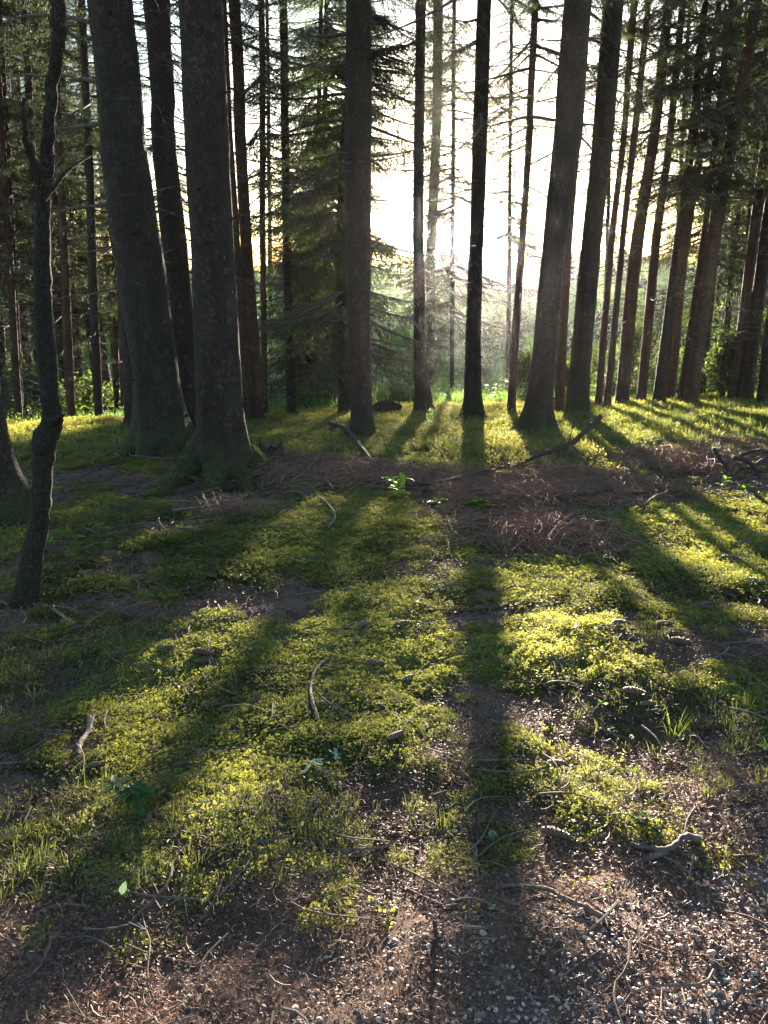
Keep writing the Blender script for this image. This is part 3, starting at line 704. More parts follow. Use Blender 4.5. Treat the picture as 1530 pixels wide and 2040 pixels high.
T('dark trunk almost hidden left of the mossy grey one', (264, 855), [(700, 262, 38), (500, 254, 34), (250, 240, 30), (0, 225, 28)], 'bark', (1.6, .2), 18, 16, crown=(50, 6.5, 20, 2.2), dead=(30, 1.8, 8, .6, 1.8))
# crooked young tree at far left
def crooked():
    b = at(48, 1205); Yb = b[1]; root = bpy.data.objects.new('crooked_tree', None); COL.objects.link(root); O = b.copy(); root.location = O
    root['label'] = 'thin crooked dark tree with an elbow bend and forked top'; root['category'] = 'tree'
    def limb(pts, nm, n=16, cap=True):
        P = np.array([[*atY(x, y, Yb + dy)] for (x, y, wd, dy) in pts]); r = np.array([wd * .78 / 2 * depth(p) / FPX for (x, y, wd, dy), p in zip(pts, P)])
        Q = smooth_path(np.c_[P, r], len(pts) * 6); mb = MB(); Q[:, :2] += np.random.default_rng(8).normal(0, .003, (len(Q), 2)); tube(mb, Q[:, :3] - O, Q[:, 3], n, 0, cap, 3, .06)
        obj(nm, mb.mesh(nm, M['bark_crook'], True, {'hgt': ('FLOAT', np.maximum(np.concatenate(mb.v)[:, 2], 0))}), root)
    limb([(40, 1260, 92, .05), (48, 1205, 72, 0), (62, 1130, 56, 0), (80, 1020, 50, 0), (86, 930, 50, 0), (88, 880, 62, 0), (104, 838, 50, 0), (100, 800, 44, 0), (92, 700, 46, .02), (86, 600, 44, .04), (84, 500, 40, .05), (86, 400, 36, .05), (92, 340, 38, .05),
          (97, 250, 30, .02), (106, 160, 30, 0), (116, 80, 34, -.05), (115, 20, 36, -.05), (112, -80, 34, -.05), (118, -260, 26, 0), (125, -520, 14, 0)], 'trunk', 18)
    limb([(86, 372, 22, 0), (66, 322, 20, -.05), (52, 280, 15, -.08), (48, 205, 12, -.1), (47, 200, 6, -.1)], 'branch', 10)
    limb([(104, 842, 26, -.05), (118, 832, 16, -.1), (128, 826, 6, -.13)], 'stub', 8)
    limb([(90, 400, 12, 0), (130, 345, 9, .2), (180, 310, 6, .5)], 'branch', 6)
crooked()
T('big trunk cut by the left edge of the picture with mossy foot', (-22, 1048), [(1000, -2, 128), (930, -18, 96), (850, -38, 92), (600, -75, 92), (250, -125, 92), (0, -160, 92)], 'bark', (1.35, .2), 19, 36, crown=(50, 6, 20, 2.6),
  roots=[([(40, 1030, .10), (75, 1040, .05), (120, 1052, .01), (165, 1060, -.03)], .12, .03)])
# --- middle distance, centre
T('slim dark trunk just right of the thickest front trunk', (492, 842), [(800, 482, 26), (600, 472, 26), (250, 452, 24), (0, 440, 24)], 'bark_red', (1.4, .2), 20, 14, crown=(50, 6, 20, 2.2), dead=(36, 1.5, 8, .5, 1.7))
T('slim trunk leaning left beside a tangle of dead twigs', (516, 838), [(760, 508, 30), (500, 492, 24), (250, 478, 23), (0, 467, 24)], 'bark_red', (1.5, .2), 21, 14, crown=(50, 6.5, 20, 2.2), dead=(44, .5, 8, .5, 1.6))
T('thinnest straight pole trunk left of the dark spruce', (527, 832), [(760, 527, 13), (500, 524, 12), (250, 522, 12), (0, 521, 13)], 'bark_red', (1.3, .15), 22, 10, spray=SPRAYS_FINE, crown=(90, 4.6, 19, 2.0), dead=(30, 1.5, 8, .5, 1.5))
T('slim straight trunk in front of the dark spruce foliage', (580, 828), [(780, 580, 19), (500, 573, 17), (250, 567, 16), (0, 563, 17)], 'bark', (1.3, .15), 23, 14, crown=(50, 6.5, 20, 2.2), dead=(40, 1.0, 8.5, .6, 2.0))
T('dark trunk just behind the left side of the centre trunk', (686, 826), [(780, 686, 28), (500, 680, 22), (250, 690, 20), (0, 700, 18)], 'bark', (1.3, .15), 24, 14, crown=(330, 1.5, 20, 2.9), dead=(60, .6, 8, .8, 2.6))
T('trunk hidden behind the one between centre and sun, hazy', (860, 790), [(700, 857, 17), (500, 859, 21), (250, 870, 19), (0, 873, 20)], 'bark', (1.3, .15), 25, 14, crown=(260, 2.8, 20, 2.8), dead=(34, .6, 8, .8, 2.6), spray=SPRAYS_FINE)
T('slim tilted trunk in the glow between sun and massive trunk', (1018, 826), [(780, 1020, 17), (500, 1039, 14), (250, 1056, 14), (0, 1066, 14)], 'bark_red', (1.3, .15), 26, 14, spray=SPRAYS_FINE, crown=(110, 3.9, 20, 2.0), dead=(26, 3, 8, .5, 1.9))
T('reddish trunk just right of the massive leaning one', (1114, 824), [(780, 1116, 19), (500, 1131, 18), (250, 1150, 18), (0, 1166, 18)], 'bark_red', (1.3, .15), 27, 14, spray=SPRAYS_FINE, crown=(90, 5.0, 20, 2.2), dead=(24, 2, 8, .5, 1.6))
# --- row on the right
rt_row = [
 ('first slim trunk right of the pale hanging strip, lit edge', (1192, 812), [(760, 1196, 14), (500, 1217, 13), (250, 1245, 12), (0, 1265, 14)], 14),
 ('second slim trunk right of the strip, darker than its neighbours', (1210, 814), [(760, 1214, 14), (500, 1238, 12), (250, 1267, 14), (0, 1292, 12)], 12),
 ('sturdy brown trunk, third right of the pale strip', (1238, 808), [(760, 1243, 26), (500, 1267, 25), (250, 1306, 20), (0, 1333, 18)], 18),
 ('brown trunk with small knots, fourth right of the pale strip', (1276, 806), [(760, 1280, 18), (500, 1305, 18), (250, 1337, 14), (0, 1361, 13)], 14),
 ('darkest trunk of the right row, widening at its foot', (1310, 808), [(760, 1317, 24), (500, 1347, 15), (250, 1382, 18), (0, 1405, 11)], 16),
 ('pale lichen-grey trunk right behind the darkest of the row', (1336, 800), [(760, 1338, 18), (500, 1363, 18), (250, 1403, 14), (0, 1433, 10)], 14),
 ('thin reddish trunk squeezed before the broad right-hand one', (1356, 802), [(760, 1361, 12), (500, 1399, 12), (250, 1429, 12), (0, 1457, 9)], 12),
 ('broad reddish trunk leaning right behind sunlit hanging sprays', (1370, 806), [(760, 1380, 27), (500, 1418, 27), (250, 1462, 24), (0, 1506, 22)], 20),
 ('tilted reddish trunk near right edge, left of a darker pair', (1456, 798), [(760, 1463, 18), (500, 1497, 17), (250, 1528, 16), (0, 1560, 16)], 14),
 ('dark thick trunk of the pair near the right edge', (1482, 800), [(760, 1489, 28), (500, 1522, 24), (250, 1560, 22), (0, 1600, 20)], 16),
 ('dark trunk cut by the right edge of the picture', (1522, 806), [(760, 1528, 30), (500, 1560, 30), (250, 1600, 28), (0, 1640, 26)], 16)]
for i, (lb, b, pr, sg) in enumerate(rt_row):
    T(lb, b, pr, 'bark' if 'dark' in lb.split()[0] else 'bark_red', (1.45, .16), 30 + i, sg, crown=(60 if i < 2 else 95, 6.4 if i < 2 else 4.7, 20, 2.2), dead=(34, 1.5, 8, .5, 1.9), group='slim spruces in the right row')
# --- left stand
lf_row = [
 ('reddish trunk cut by the left edge, behind the bright moss strip', (8, 828), [(760, 4, 22), (500, -14, 20), (0, -60, 18)], 12),
 ('leaning dark trunk, second from left edge behind the bright strip', (46, 830), [(760, 40, 20), (500, 10, 18), (250, -10, 16), (0, -30, 14)], 12),
 ('pale-edged thin trunk at left, left of the crooked tree', (68, 830), [(760, 62, 15), (500, 28, 12), (250, 12, 12), (0, -5, 12)], 12),
 ('thin dark trunk touching the crooked tree on its left', (80, 831), [(760, 76, 12), (500, 58, 11), (250, 40, 11), (0, 25, 10)], 10),
 ('dark trunk just right of the crooked tree', (132, 832), [(760, 128, 16), (500, 106, 15), (250, 82, 15), (0, 70, 14)], 12),
 ('trunk with one bright sunlit edge, left background', (150, 832), [(760, 147, 14), (500, 116, 13), (250, 98, 12), (0, 84, 12)], 12),
 ('thin trunk just right of the one with the bright edge', (164, 831), [(760, 160, 15), (500, 136, 14), (250, 110, 13), (0, 92, 12)], 12),
 ('sturdy flared trunk in the left background', (208, 834), [(760, 203, 36), (500, 167, 30), (250, 128, 20), (0, 112, 18)], 18),
 ('slim orange-brown trunk between the flared and the mossy grey one', (239, 826), [(760, 234, 16), (500, 211, 13), (250, 200, 12), (0, 192, 12)], 12)]
for i, (lb, b, pr, sg) in enumerate(lf_row):
    T(lb, b, pr, 'bark_red' if i in (0, 5, 8) else 'bark', (1.5, .16), 50 + i, sg, crown=(150, 3.4, 20, 2.3), dead=(70, .8, 8, .6, 2.2), group='slim spruces of the left stand')
# --- trees further back, past the brow, whose crowns close the view left and right
g0 = np.random.default_rng(91)
for i in range(11):
    Yt = 22 + i * 1.9; px = -60 + ((i * 97) % 330); ptop = px - 40 * (1 if px < 200 else .3)
    b = atY(px, 800, Yt)
    T('slender spruce in the dark tangle of twigs behind the left stand', (px, 800), [(740, px, 300 / Yt), (0, ptop, 240 / Yt)], 'bark', (1.2, .15), 200 + i, 9, Y=Yt, crown=(160, 3.6 + (i % 3), 21, 2.6), dead=(60, 1, 9, .8, 2.4), group='background spruces at left')
for i in range(10):
    Yt = 23 + i * 2.1; px = 1395 + ((i * 61) % 230)
    T('slender spruce in the dark foliage behind the right row', (px, 800), [(740, px + 8, 290 / Yt), (0, px + 80, 230 / Yt)], 'bark', (1.2, .15), 230 + i, 9, Y=Yt, crown=(130, 3.0 + (i % 3), 21, 2.8), dead=(30, 1, 9, .8, 2.2), group='background spruces at right')
for i in range(15):
    Yt = 19.5 + (i * 3.7) % 9; px = -70 + (i * 53) % 320
    T('bare slender spruce trunk standing deep in the left stand', (px, 800), [(740, px - 2, 330 / Yt), (0, px - 26 - (260 - px) * .10, 270 / Yt)], ['bark_red', 'bark'][i % 2], (1.3, .15), 300 + i, 9, Y=Yt, crown=(36, 6.5, 21, 2.2), dead=(34, 1, 9, .6, 2.0), group='bare slender trunks deep at left')
for i in range(9):
    Yt = 20.5 + (i * 3.1) % 8; px = 1385 + (i * 47) % 190
    T('bare slender spruce trunk standing deep behind the right row', (px, 800), [(740, px + 7, 300 / Yt), (0, px + 78, 250 / Yt)], ['bark_red', 'bark'][i % 2], (1.3, .15), 330 + i, 9, Y=Yt, crown=(36, 6.0, 21, 2.2), dead=(22, 1, 9, .6, 2.0), group='bare slender trunks deep at right')
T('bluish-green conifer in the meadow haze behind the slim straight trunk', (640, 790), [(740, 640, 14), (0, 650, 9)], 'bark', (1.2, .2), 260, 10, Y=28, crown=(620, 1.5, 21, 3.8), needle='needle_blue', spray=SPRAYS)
T('dark low-branched spruce filling the gap left of centre', (615, 800), [(740, 617, 12), (0, 640, 8)], 'bark', (1.2, .2), 261, 10, Y=23, crown=(200, 1.6, 6.6, 2.6), dead=(70, .5, 6, .8, 2.6))
T('sparse backlit spruce left of the sun, behind drooping sprays', (900, 800), [(740, 900, 9), (0, 905, 8)], 'bark', (1.2, .2), 262, 10, Y=27, crown=(170, 3.6, 20, 3.0), spray=SPRAYS_FINE, dead=(16, 1.5, 8, .8, 2.2))
T('thin open spruce right of the sun seen against bright sky', (1015, 800), [(740, 1012, 9), (0, 1020, 7)], 'bark', (1.2, .2), 263, 10, Y=30, crown=(170, 6.2, 20, 2.8), spray=SPRAYS_FINE)
T('twiggy spruce beyond the row right of the massive trunk', (1200, 800), [(740, 1203, 9), (0, 1225, 7)], 'bark', (1.2, .2), 264, 10, Y=29, crown=(120, 6.0, 20, 2.6), spray=SPRAYS_FINE, dead=(10, 2.5, 8, .8, 2.2))
T('backlit spruce beyond the middle of the right row', (1330, 800), [(740, 1335, 9), (0, 1375, 7)], 'bark', (1.2, .2), 265, 10, Y=30, crown=(150, 5.0, 20, 2.8), spray=SPRAYS_FINE, dead=(12, 2.5, 8, .8, 2.2))
T('feathery spruce beyond the gap between the left big trunks', (345, 800), [(740, 345, 10), (0, 335, 8)], 'bark', (1.2, .2), 266, 10, Y=26, crown=(200, 4.0, 20, 2.6), dead=(60, .8, 8, .8, 2.4), spray=SPRAYS_FINE)
T('feathery spruce beyond the slim trunks right of the thickest one', (540, 800), [(740, 540, 9), (0, 532, 7)], 'bark', (1.2, .2), 267, 10, Y=30, crown=(90, 5.5, 20, 2.4), spray=SPRAYS_FINE, dead=(30, .8, 8, .8, 2.2))

# ------------------------------------------------------------------ bushes and far trees
LEAFC = [leaf_cluster(s) for s in (1, 2, 3)]
LEAFS = [leaf_cluster(s, 40, .09, .3, .2) for s in (4, 5, 6)]
def bush(label, px, Yt, wid, high, n, needle='leaf', protos=None, name='leafy_bush', cat='bush', group=None, lift=.25, stem=True, scale=1.0, bz=None):
    p = atY(px, 780, Yt); x = p[0]; z = float(hgt(x, Yt)) if bz is None else bz; g = np.random.default_rng(int(px * 7 + Yt * 13) % 99991)
    root = bpy.data.objects.new(name, None); COL.objects.link(root); root.location = (x, Yt, z); root['label'] = label; root['category'] = cat
    if group: root['group'] = group
    mb = MB()
    for k in range(5 if stem else 1):
        a = g.uniform(0, 6.28); e = np.array([math.cos(a) * wid * .25, math.sin(a) * wid * .25, high * .75]) if stem else np.array([0, 0, high * .8])
        t = np.linspace(0, 1, 6)[:, None]; tube(mb, np.array([0, 0, -.2]) * (1 - t) + e * t ** [1.4, 1.4, 1.0], (.02 * high + .01) * (1 - .8 * t[:, 0]), 6, 0, False)
    obj('stem' if stem else 'trunk', mb.mesh('stem', M['twig'], True), root)
    lob = [(g.normal() * .32 * wid / 2, g.normal() * .32 * wid / 2, g.uniform(.35, .85) * high, g.uniform(.35, .6)) for _ in range(7)]
    P = []
    for k in range(n):
        c = lob[g.integers(0, 7)]; q = rnd_unit(1, g)[0] * g.random() ** .4
        P.append([c[0] + q[0] * wid / 2 * c[3], c[1] + q[1] * wid / 2 * c[3], max(lift * high * g.random(), c[2] + q[2] * high * c[3] * .6)])
    sc = g.uniform(.6, 1.25, n) * scale
    scatter('crown' if cat == 'tree' else 'foliage', protos or LEAFC, P, g.uniform(0, 6.28, (n, 3)), sc, g.random(n), [M[needle], M['twig']], root, kind='stuff')
    return root
bush('sunlit yellow-green bush in the gap left of the centre trunk', 622, 21.5, 1.6, 1.0, 60, protos=LEAFS, scale=1.0)
bush('low bright bush right of the centre trunk beyond the mound', 790, 21.5, 2.6, .9, 90, protos=LEAFS)
bush('leafy yellow bush at the foot of the glow, left of the tilted trunk', 1045, 23.5, 1.2, 2.2, 80, protos=LEAFS)
bush('small leafy shrub between the massive and reddish trunks', 1115, 20.5, .9, 1.3, 60, protos=LEAFS)
bush('bright undergrowth bush behind the pale-stripped trunk', 1185, 26, 2.2, 2.6, 120, protos=LEAFS)
bush('green shrub seen between slim trunks of the right row', 1262, 27.5, 2.6, 3.4, 150, protos=LEAFS)
bush('rounded green shrub behind the broad reddish trunk', 1400, 27.0, 2.8, 3.6, 170, protos=LEAFS)
bush('light green leafy sapling clump near the right edge pair', 1440, 18.6, 1.2, 1.5, 70, protos=LEAFS)
bush('dark green bush deep behind the right edge trunks', 1530, 24.0, 3.0, 3.0, 160, protos=LEAFS)
bush('dim green bush at far left beyond the trunks', 60, 31.0, 4.0, 2.0, 70)
bush('green bush beyond the flared left trunk', 190, 28.0, 3.0, 2.0, 80)
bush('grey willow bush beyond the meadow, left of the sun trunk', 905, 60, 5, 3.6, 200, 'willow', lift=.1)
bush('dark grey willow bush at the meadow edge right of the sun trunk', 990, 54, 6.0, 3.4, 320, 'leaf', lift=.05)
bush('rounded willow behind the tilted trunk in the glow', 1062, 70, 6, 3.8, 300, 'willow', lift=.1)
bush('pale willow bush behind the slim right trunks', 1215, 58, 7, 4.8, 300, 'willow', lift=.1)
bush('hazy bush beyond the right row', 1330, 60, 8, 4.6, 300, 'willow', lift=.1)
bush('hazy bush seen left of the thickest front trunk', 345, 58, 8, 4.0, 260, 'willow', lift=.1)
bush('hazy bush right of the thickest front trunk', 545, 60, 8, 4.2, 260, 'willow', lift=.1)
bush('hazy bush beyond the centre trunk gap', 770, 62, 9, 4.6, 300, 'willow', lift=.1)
g2 = np.random.default_rng(17)
for i in range(16):
    bush('low rounded shrub growing in the sunlit meadow', 800 + i * 38 + g2.uniform(-14, 14), 40 + (i * 7.3) % 26, g2.uniform(2.2, 4.2), g2.uniform(1.1, 2.1), 110, ['willow', 'leaf'][i % 2], LEAFC, 'meadow_shrub', 'bush', 'low shrubs in the meadow', lift=.05, scale=.9)
FARC = [leaf_cluster(s, 60, .55, 1.1, .1) for s in (7, 8, 9)]
g1 = np.random.default_rng(5)
for i in range(30):
    Yt = g1.uniform(66, 122); px = -150 + i * 62 + g1.uniform(-15, 15)
    h = g1.uniform(2.2, 3.8)
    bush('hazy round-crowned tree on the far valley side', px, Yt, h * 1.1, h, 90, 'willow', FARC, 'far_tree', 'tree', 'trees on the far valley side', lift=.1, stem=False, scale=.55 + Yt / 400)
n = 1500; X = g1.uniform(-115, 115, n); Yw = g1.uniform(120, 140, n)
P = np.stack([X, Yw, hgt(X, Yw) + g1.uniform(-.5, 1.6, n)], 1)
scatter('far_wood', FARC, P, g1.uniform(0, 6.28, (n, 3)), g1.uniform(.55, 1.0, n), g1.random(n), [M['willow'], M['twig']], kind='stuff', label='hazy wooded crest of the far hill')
def at(px, py, up=0.0):
    p = at0(px, py, up); m = float(np.atleast_1d(zones(np.array([p[0]]), np.array([p[1]]))[0])[0]); p[2] += .004 + .020 * m * (p[1] < 12); return p
# ------------------------------------------------------------------ ground cover
TRUNKS = [(o.location.x, o.location.y) for o in S.objects if o.name.split('.')[0] in ('spruce_tree', 'crooked_tree')]
def fan_points(n, y0, y1, g, half=.60, pw=1.0):
    """random ground points, denser towards the viewer's end of the clearing as coverage needs"""
    t = g.random(n) ** pw; y = y0 * (y1 / y0) ** t; x = (y + 1.0) * half * g.uniform(-1, 1, n); return x, y
def place(n, y0, y1, keep, g, half=.62):
    # equal area sampling inside a trapezoid
    xs, ys = [], []; tot = 0
    while tot < n:
        y = y0 + (y1 - y0) * g.random(n); x = g.uniform(-1, 1, n) * (y1 + 1) * half
        ok = np.abs(x) < (y + 1.0) * half; x, y = x[ok], y[ok]
        k = g.random(len(x)) < keep(x, y); xs.append(x[k]); ys.append(y[k]); tot += k.sum()
        if len(xs) > 60: break
    x = np.concatenate(xs)[:n]; y = np.concatenate(ys)[:n]; return x, y
def slope_rot(x, y, g, k=.15):
    return np.stack([g.normal(0, k, len(x)), g.normal(0, k, len(x)), g.uniform(0, 6.283, len(x))], 1)
def tintn(x, y, g, sc=.7, amp=.9): return np.clip(.5 + amp * fbm(x / sc, y / sc, 77, 3) + g.normal(0, .14, len(x)), 0, 1)
def ground_scatter(name, protos, n, y0, y1, keep, s0, s1, mats, label, seed, up=0.0, tsc=.7, bias=0.0, half=.62, tilt=.15, lift=0.0, byz=0.0):
    g = np.random.default_rng(seed); x, y = place(n, y0, y1, keep, g, half)
    z = hgt(x, y) + up + (lift * zones(x, y)[0] if lift else 0); sc = g.uniform(s0, s1, len(x)) * (1 - byz + byz * np.clip(zones(x, y)[0] * 1.4, 0, 1) if byz else 1)
    return scatter(name, protos, np.stack([x, y, z], 1), slope_rot(x, y, g, tilt), sc, np.clip(tintn(x, y, g, tsc) + bias, 0, 1), mats, kind='stuff', label=label)
mossk = lambda x, y: np.clip((zones(x, y)[0] - .10) * 1.3, 0, 1)
MOSS = [moss_patch(s, 60, .058, .014, .0078) for s in (1, 2, 3, 4, 5)]
ground_scatter('moss', MOSS, 19000, 1.35, 4.2, mossk, .5, 1.4, [M['mossleaf']], 'yellow-green moss sprigs carpeting the near ground', 1, .004, byz=.6)
MOSSB = [moss_patch(s, 64, .10, .020, .012) for s in (11, 12, 13, 14)]
ground_scatter('moss', MOSSB, 21000, 4.0, 10.5, mossk, .5, 1.45, [M['mossleaf']], 'moss carpet in the middle distance', 2, .006, byz=.6)
HERB = [herb_patch(s) for s in (1, 2, 3, 4)]
herbk = lambda x, y: np.clip(.25 + (zones(x, y)[0]) * 1.0, 0, 1) * sstep(8.0, 10.0, y) * np.clip(1 - 1.1 * blob(x, y, [(150, 950, 1.3, 1.2, 1), (330, 890, 1.0, .9, 1), (430, 960, 1.5, 1.0, 1)]), 0, 1)
ground_scatter('ground_herb', HERB, 16000, 7.6, 21.5, herbk, .6, 1.25, [M['herb'], M['twig']], 'low yellow-green herbs and bilberry cover near the brow', 3, .0, .9, .05, .66)
# sparse small herbs in the near moss
ground_scatter('ground_herb', [herb_patch(s, 5, .05, .03, .014) for s in (7, 8, 9)], 900, 1.6, 6.5, lambda x, y: .25 + .5 * zones(x, y)[0] * (1 - zones(x, y)[2]), .7, 1.5, [M['herb'], M['twig']], 'tiny leafy seedlings scattered in the moss', 4)
# grass
GR = [grass_tuft(s, 22, .075, .05, .0010, 1.5) for s in (1, 2, 3)]
gz = [(120, 1680, .45, .16, 1.6), (60, 1740, .3, .12, 1.2), (1350, 1440, .32, .2, 1.1), (1480, 1420, .25, .2, .9), (1160, 1180, .3, .2, .5), (400, 1640, .3, .14, .5), (860, 1640, .3, .1, .5), (1000, 1040, .4, .3, .8), (90, 1330, .5, .4, 1.3), (1150, 1080, .15, .2, .9), (1350, 860, 1.6, 1.4, 1.0), (1300, 1560, .4, .08, .5), (520,1660,.25,.1,.6), (230,1600,.25,.1,.7)]
ground_scatter('grass', GR, 1500, 1.45, 5.2, lambda x, y: np.clip(blob(x, y, gz[:10] + gz[11:]), 0, 1), .35, 1.0, [M['grass']], 'thin patches of short woodland grass', 5, 0, .5)
ground_scatter('grass', [grass_tuft(s, 30, .22, .08, .005) for s in (4, 5, 6)], 1700, 8.5, 20, lambda x, y: np.clip(blob(x, y, [(1350, 855, 1.8, 2.0, 1.2), (1230, 880, 1.0, 1.2, .7), (200, 880, 1.2, 1.2, .4), (1480, 830, 2.5, 1.8, .8), (980, 900, .8, .8, .2)]), 0, 1), .5, 1.1, [M['grass']], 'longer sunlit grass under the right row', 6, 0, .9)
# needle litter and crumbs of bark
LIT = [litter_patch(s) for s in (1, 2, 3)] + [litter_patch(4, 60, .08, 2)]
ground_scatter('needle_litter', LIT, 5600, 1.0, 3.6, lambda x, y: np.clip(1.1 - zones(x, y)[0] * .85 - .45 * zones(x, y)[1], .05, 1), .7, 1.3, [M['litter']], 'brown needles and bark crumbs strewn on the bare soil', 7, .0, .25, -.05, lift=.014)
LITB = [litter_patch(s, 40, .16, 3) for s in (5, 6, 7)]
ground_scatter('needle_litter', LITB, 5200, 3.4, 12, lambda x, y: np.clip(1.1 - zones(x, y)[0] * 1.0, .12, 1), 1.0, 2.0, [M['litter']], 'reddish needle litter between the moss patches', 8, .0, .5, lift=.016)
def crumb_proto(seed):
    g = np.random.default_rng(seed); mb = MB(); V, F = ICO
    for k in range(7):
        c = np.array([g.normal() * .04, g.normal() * .04, .004]); sz = np.array([g.uniform(.006, .018), g.uniform(.004, .009), g.uniform(.003, .007)]); a = g.uniform(0, 3.14)
        W = V[:] * sz * (1 + .35 * g.normal(size=(len(V), 1))); W = np.stack([W[:, 0] * math.cos(a) - W[:, 1] * math.sin(a), W[:, 0] * math.sin(a) + W[:, 1] * math.cos(a), W[:, 2]], 1)
        mb.add(W + c, F, 0)
    return mb
M['crumb'] = simple_mat('bark_crumb', (.05, .03, .022), (.12, .07, .05), 60)
CRP = [crumb_proto(s) for s in (1, 2, 3, 4)]
ground_scatter('bark_crumb_litter', CRP, 2000, 1.9, 9.0, lambda x, y: .35 + .65 * (1 - zones(x, y)[0]), .4, 1.1, [M['crumb']], 'dark crumbs of bark and old cone scales in the moss', 19, .004, tilt=.3, lift=.02)
# thin twigs lying about
def twig_proto(seed, L=.25, r=.0022):
    g = np.random.default_rng(seed); mb = MB(); t = np.linspace(-.5, .5, 8)
    P = np.stack([t * L, .12 * L * np.sin(t * g.uniform(2, 5) + g.uniform(0, 6)), .012 + .03 * L * np.cos(t * 4)], 1); tube(mb, P, r * (1.2 - t), 5, 0, True)
    for k in range(3):
        s = g.integers(1, 7); a = g.choice([-1, 1]) * g.uniform(.5, 1.0); l = L * g.uniform(.1, .3); tt = np.linspace(0, 1, 3)[:, None]
        tube(mb, P[s] + tt * np.array([math.cos(a) * l, math.sin(a) * l, g.uniform(0, .3) * l]), r * .55, 4, 0, False)
    return mb
TWP = [twig_proto(s) for s in range(1, 7)]
ground_scatter('twig_litter', TWP, 1500, 1.1, 6.5, lambda x, y: .6 + 0 * x, .3, 1.15, [M['wood']], 'small fallen twigs strewn over the forest floor', 9, .003, tilt=.08, lift=.02)
ground_scatter('twig_litter', [twig_proto(s, .6, .004) for s in range(11, 16)], 900, 5.5, 16, lambda x, y: np.clip(.25 + blob(x, y, BARE[:15]), 0, 1), .4, 1.2, [M['wood']], 'thin dead twigs under the trees', 10, .01, tilt=.1, lift=.02)
# brushwood tangles: arching thin red-brown twigs
def arc_proto(seed, n=7):
    g = np.random.default_rng(seed); mb = MB()
    for k in range(n):
        L = g.uniform(.3, .8); a = g.uniform(-.9, .9); t = np.linspace(0, 1, 9); h = g.uniform(.02, .13)
        P = np.stack([(t - .5) * L, (t - .5) * L * math.tan(a) * .5 + g.normal() * .08 + .05 * np.sin(t * 5), h * np.sin(t * math.pi * g.uniform(.6, 1.1)) + .01], 1)
        tube(mb, P, .0028 * (1.15 - t), 4, 0, False)
        for q in range(6):
            s = g.integers(1, 8); an = g.uniform(0, 6.28); l = g.uniform(.03, .14)
            tube(mb, np.stack([P[s], P[s] + np.array([math.cos(an) * l, math.sin(an) * l, g.uniform(-.2, .5) * l])]), .0013, 3, 0, False)
    return mb
ARC = [arc_proto(s) for s in range(1, 6)]
bz_ = [(1040, 1000, .5, .35, 1.3), (1060, 1075, .45, .4, 1.2), (980, 990, .5, .3, .9), (1440, 925, .9, .5, 1.6), (1500, 900, .6, .5, 1.2), (1190, 960, .5, .4, .6), (640, 950, .8, .5, .9), (560, 930, .5, .4, .8), (870, 955, .9, .3, .6), (1360, 940, .5, .3, .8), (450, 1030, .35, .14, .8), (1250,990,.4,.3,.6)]
ground_scatter('brushwood', ARC, 1300, 4.0, 13, lambda x, y: np.clip(blob(x, y, bz_), 0, 1), .6, 1.3, [M['redwood']], 'tangled red-brown brushwood across the middle', 11, .0, tilt=.12)
# meadow
MG = [grass_tuft(s, 60, .55, .45, .012, .7) for s in (21, 22, 23)]
gm = np.random.default_rng(12)
n = 26000; y = 21 + 108 * gm.random(n) ** 1.3; x = gm.uniform(-1, 1, n) * (y * .62 + 2); ok = (y - np.clip(.22 * x, -3, 3.2)) > 21.0; x, y = x[ok], y[ok]
scatter('meadow_grass', MG, np.stack([x, y, hgt(x, y)], 1), slope_rot(x, y, gm, .08), gm.uniform(.7, 1.4, len(x)) * (1 + y / 260), tintn(x, y, gm, 4), [M['meadow']], kind='stuff', label='tall green meadow grass below the brow')
HG = [herb_patch(s, 16, .5, .8, .12) for s in (31, 32, 33)]
n = 2600; y = 20.5 + 14 * gm.random(n); x = gm.uniform(-1, 1, n) * (y * .62 + 2); ok = ((y - np.clip(.22 * x, -3, 3.2)) > 20.2) & (gm.random(n) < .12 + .6 * (x > 5) + .2 * (x < -3)); x, y = x[ok], y[ok]
scatter('undergrowth', HG, np.stack([x, y, hgt(x, y)], 1), slope_rot(x, y, gm, .08), gm.uniform(.6, 1.5, len(x)), tintn(x, y, gm, 2), [M['leaf'], M['twig']], kind='stuff', label='leafy nettles and brambles along the wood edge')
# gravel of the path
PEB = [pebble(s) for s in range(1, 8)]
gg = np.random.default_rng(15)
x, y = place(11000, .6, 2.3, lambda x, y: np.clip(zones(x, y)[1] * 1.0 + .03 * zones(x, y)[2], 0, 1) ** 1.3, gg, .62)
sc = .0028 + .0050 * gg.random(len(x)) ** 2.2
scatter('gravel', PEB, np.stack([x, y, hgt(x, y) + sc * .25], 1), gg.uniform(-.5, .5, (len(x), 3)) + np.stack([0 * x, 0 * x, gg.uniform(0, 6.28, len(x))], 1), sc, gg.random(len(x)), [M['stone']], smooth=True, kind='stuff', label='fine pale gravel pressed into the path')
PM = [p.mesh('pebble', M['stone'], True) for p in PEB]
x, y = place(210, .75, 2.1, lambda x, y: np.clip(zones(x, y)[1] * 1.0 + .05 * zones(x, y)[2], 0, 1), gg, .60)
for a, b_ in zip(x, y):
    s = .0065 + .006 * gg.random() ** 2
    o = obj('pebble', PM[gg.integers(0, 7)], None, (a, b_, float(hgt(a, b_)) + s * .3), (gg.uniform(-.4, .4), gg.uniform(-.4, .4), gg.uniform(0, 6.28)), s)
    o['label'] = 'small rounded pale pebble in the gravel of the path'; o['category'] = 'pebble'; o['group'] = 'pebbles in the path gravel'
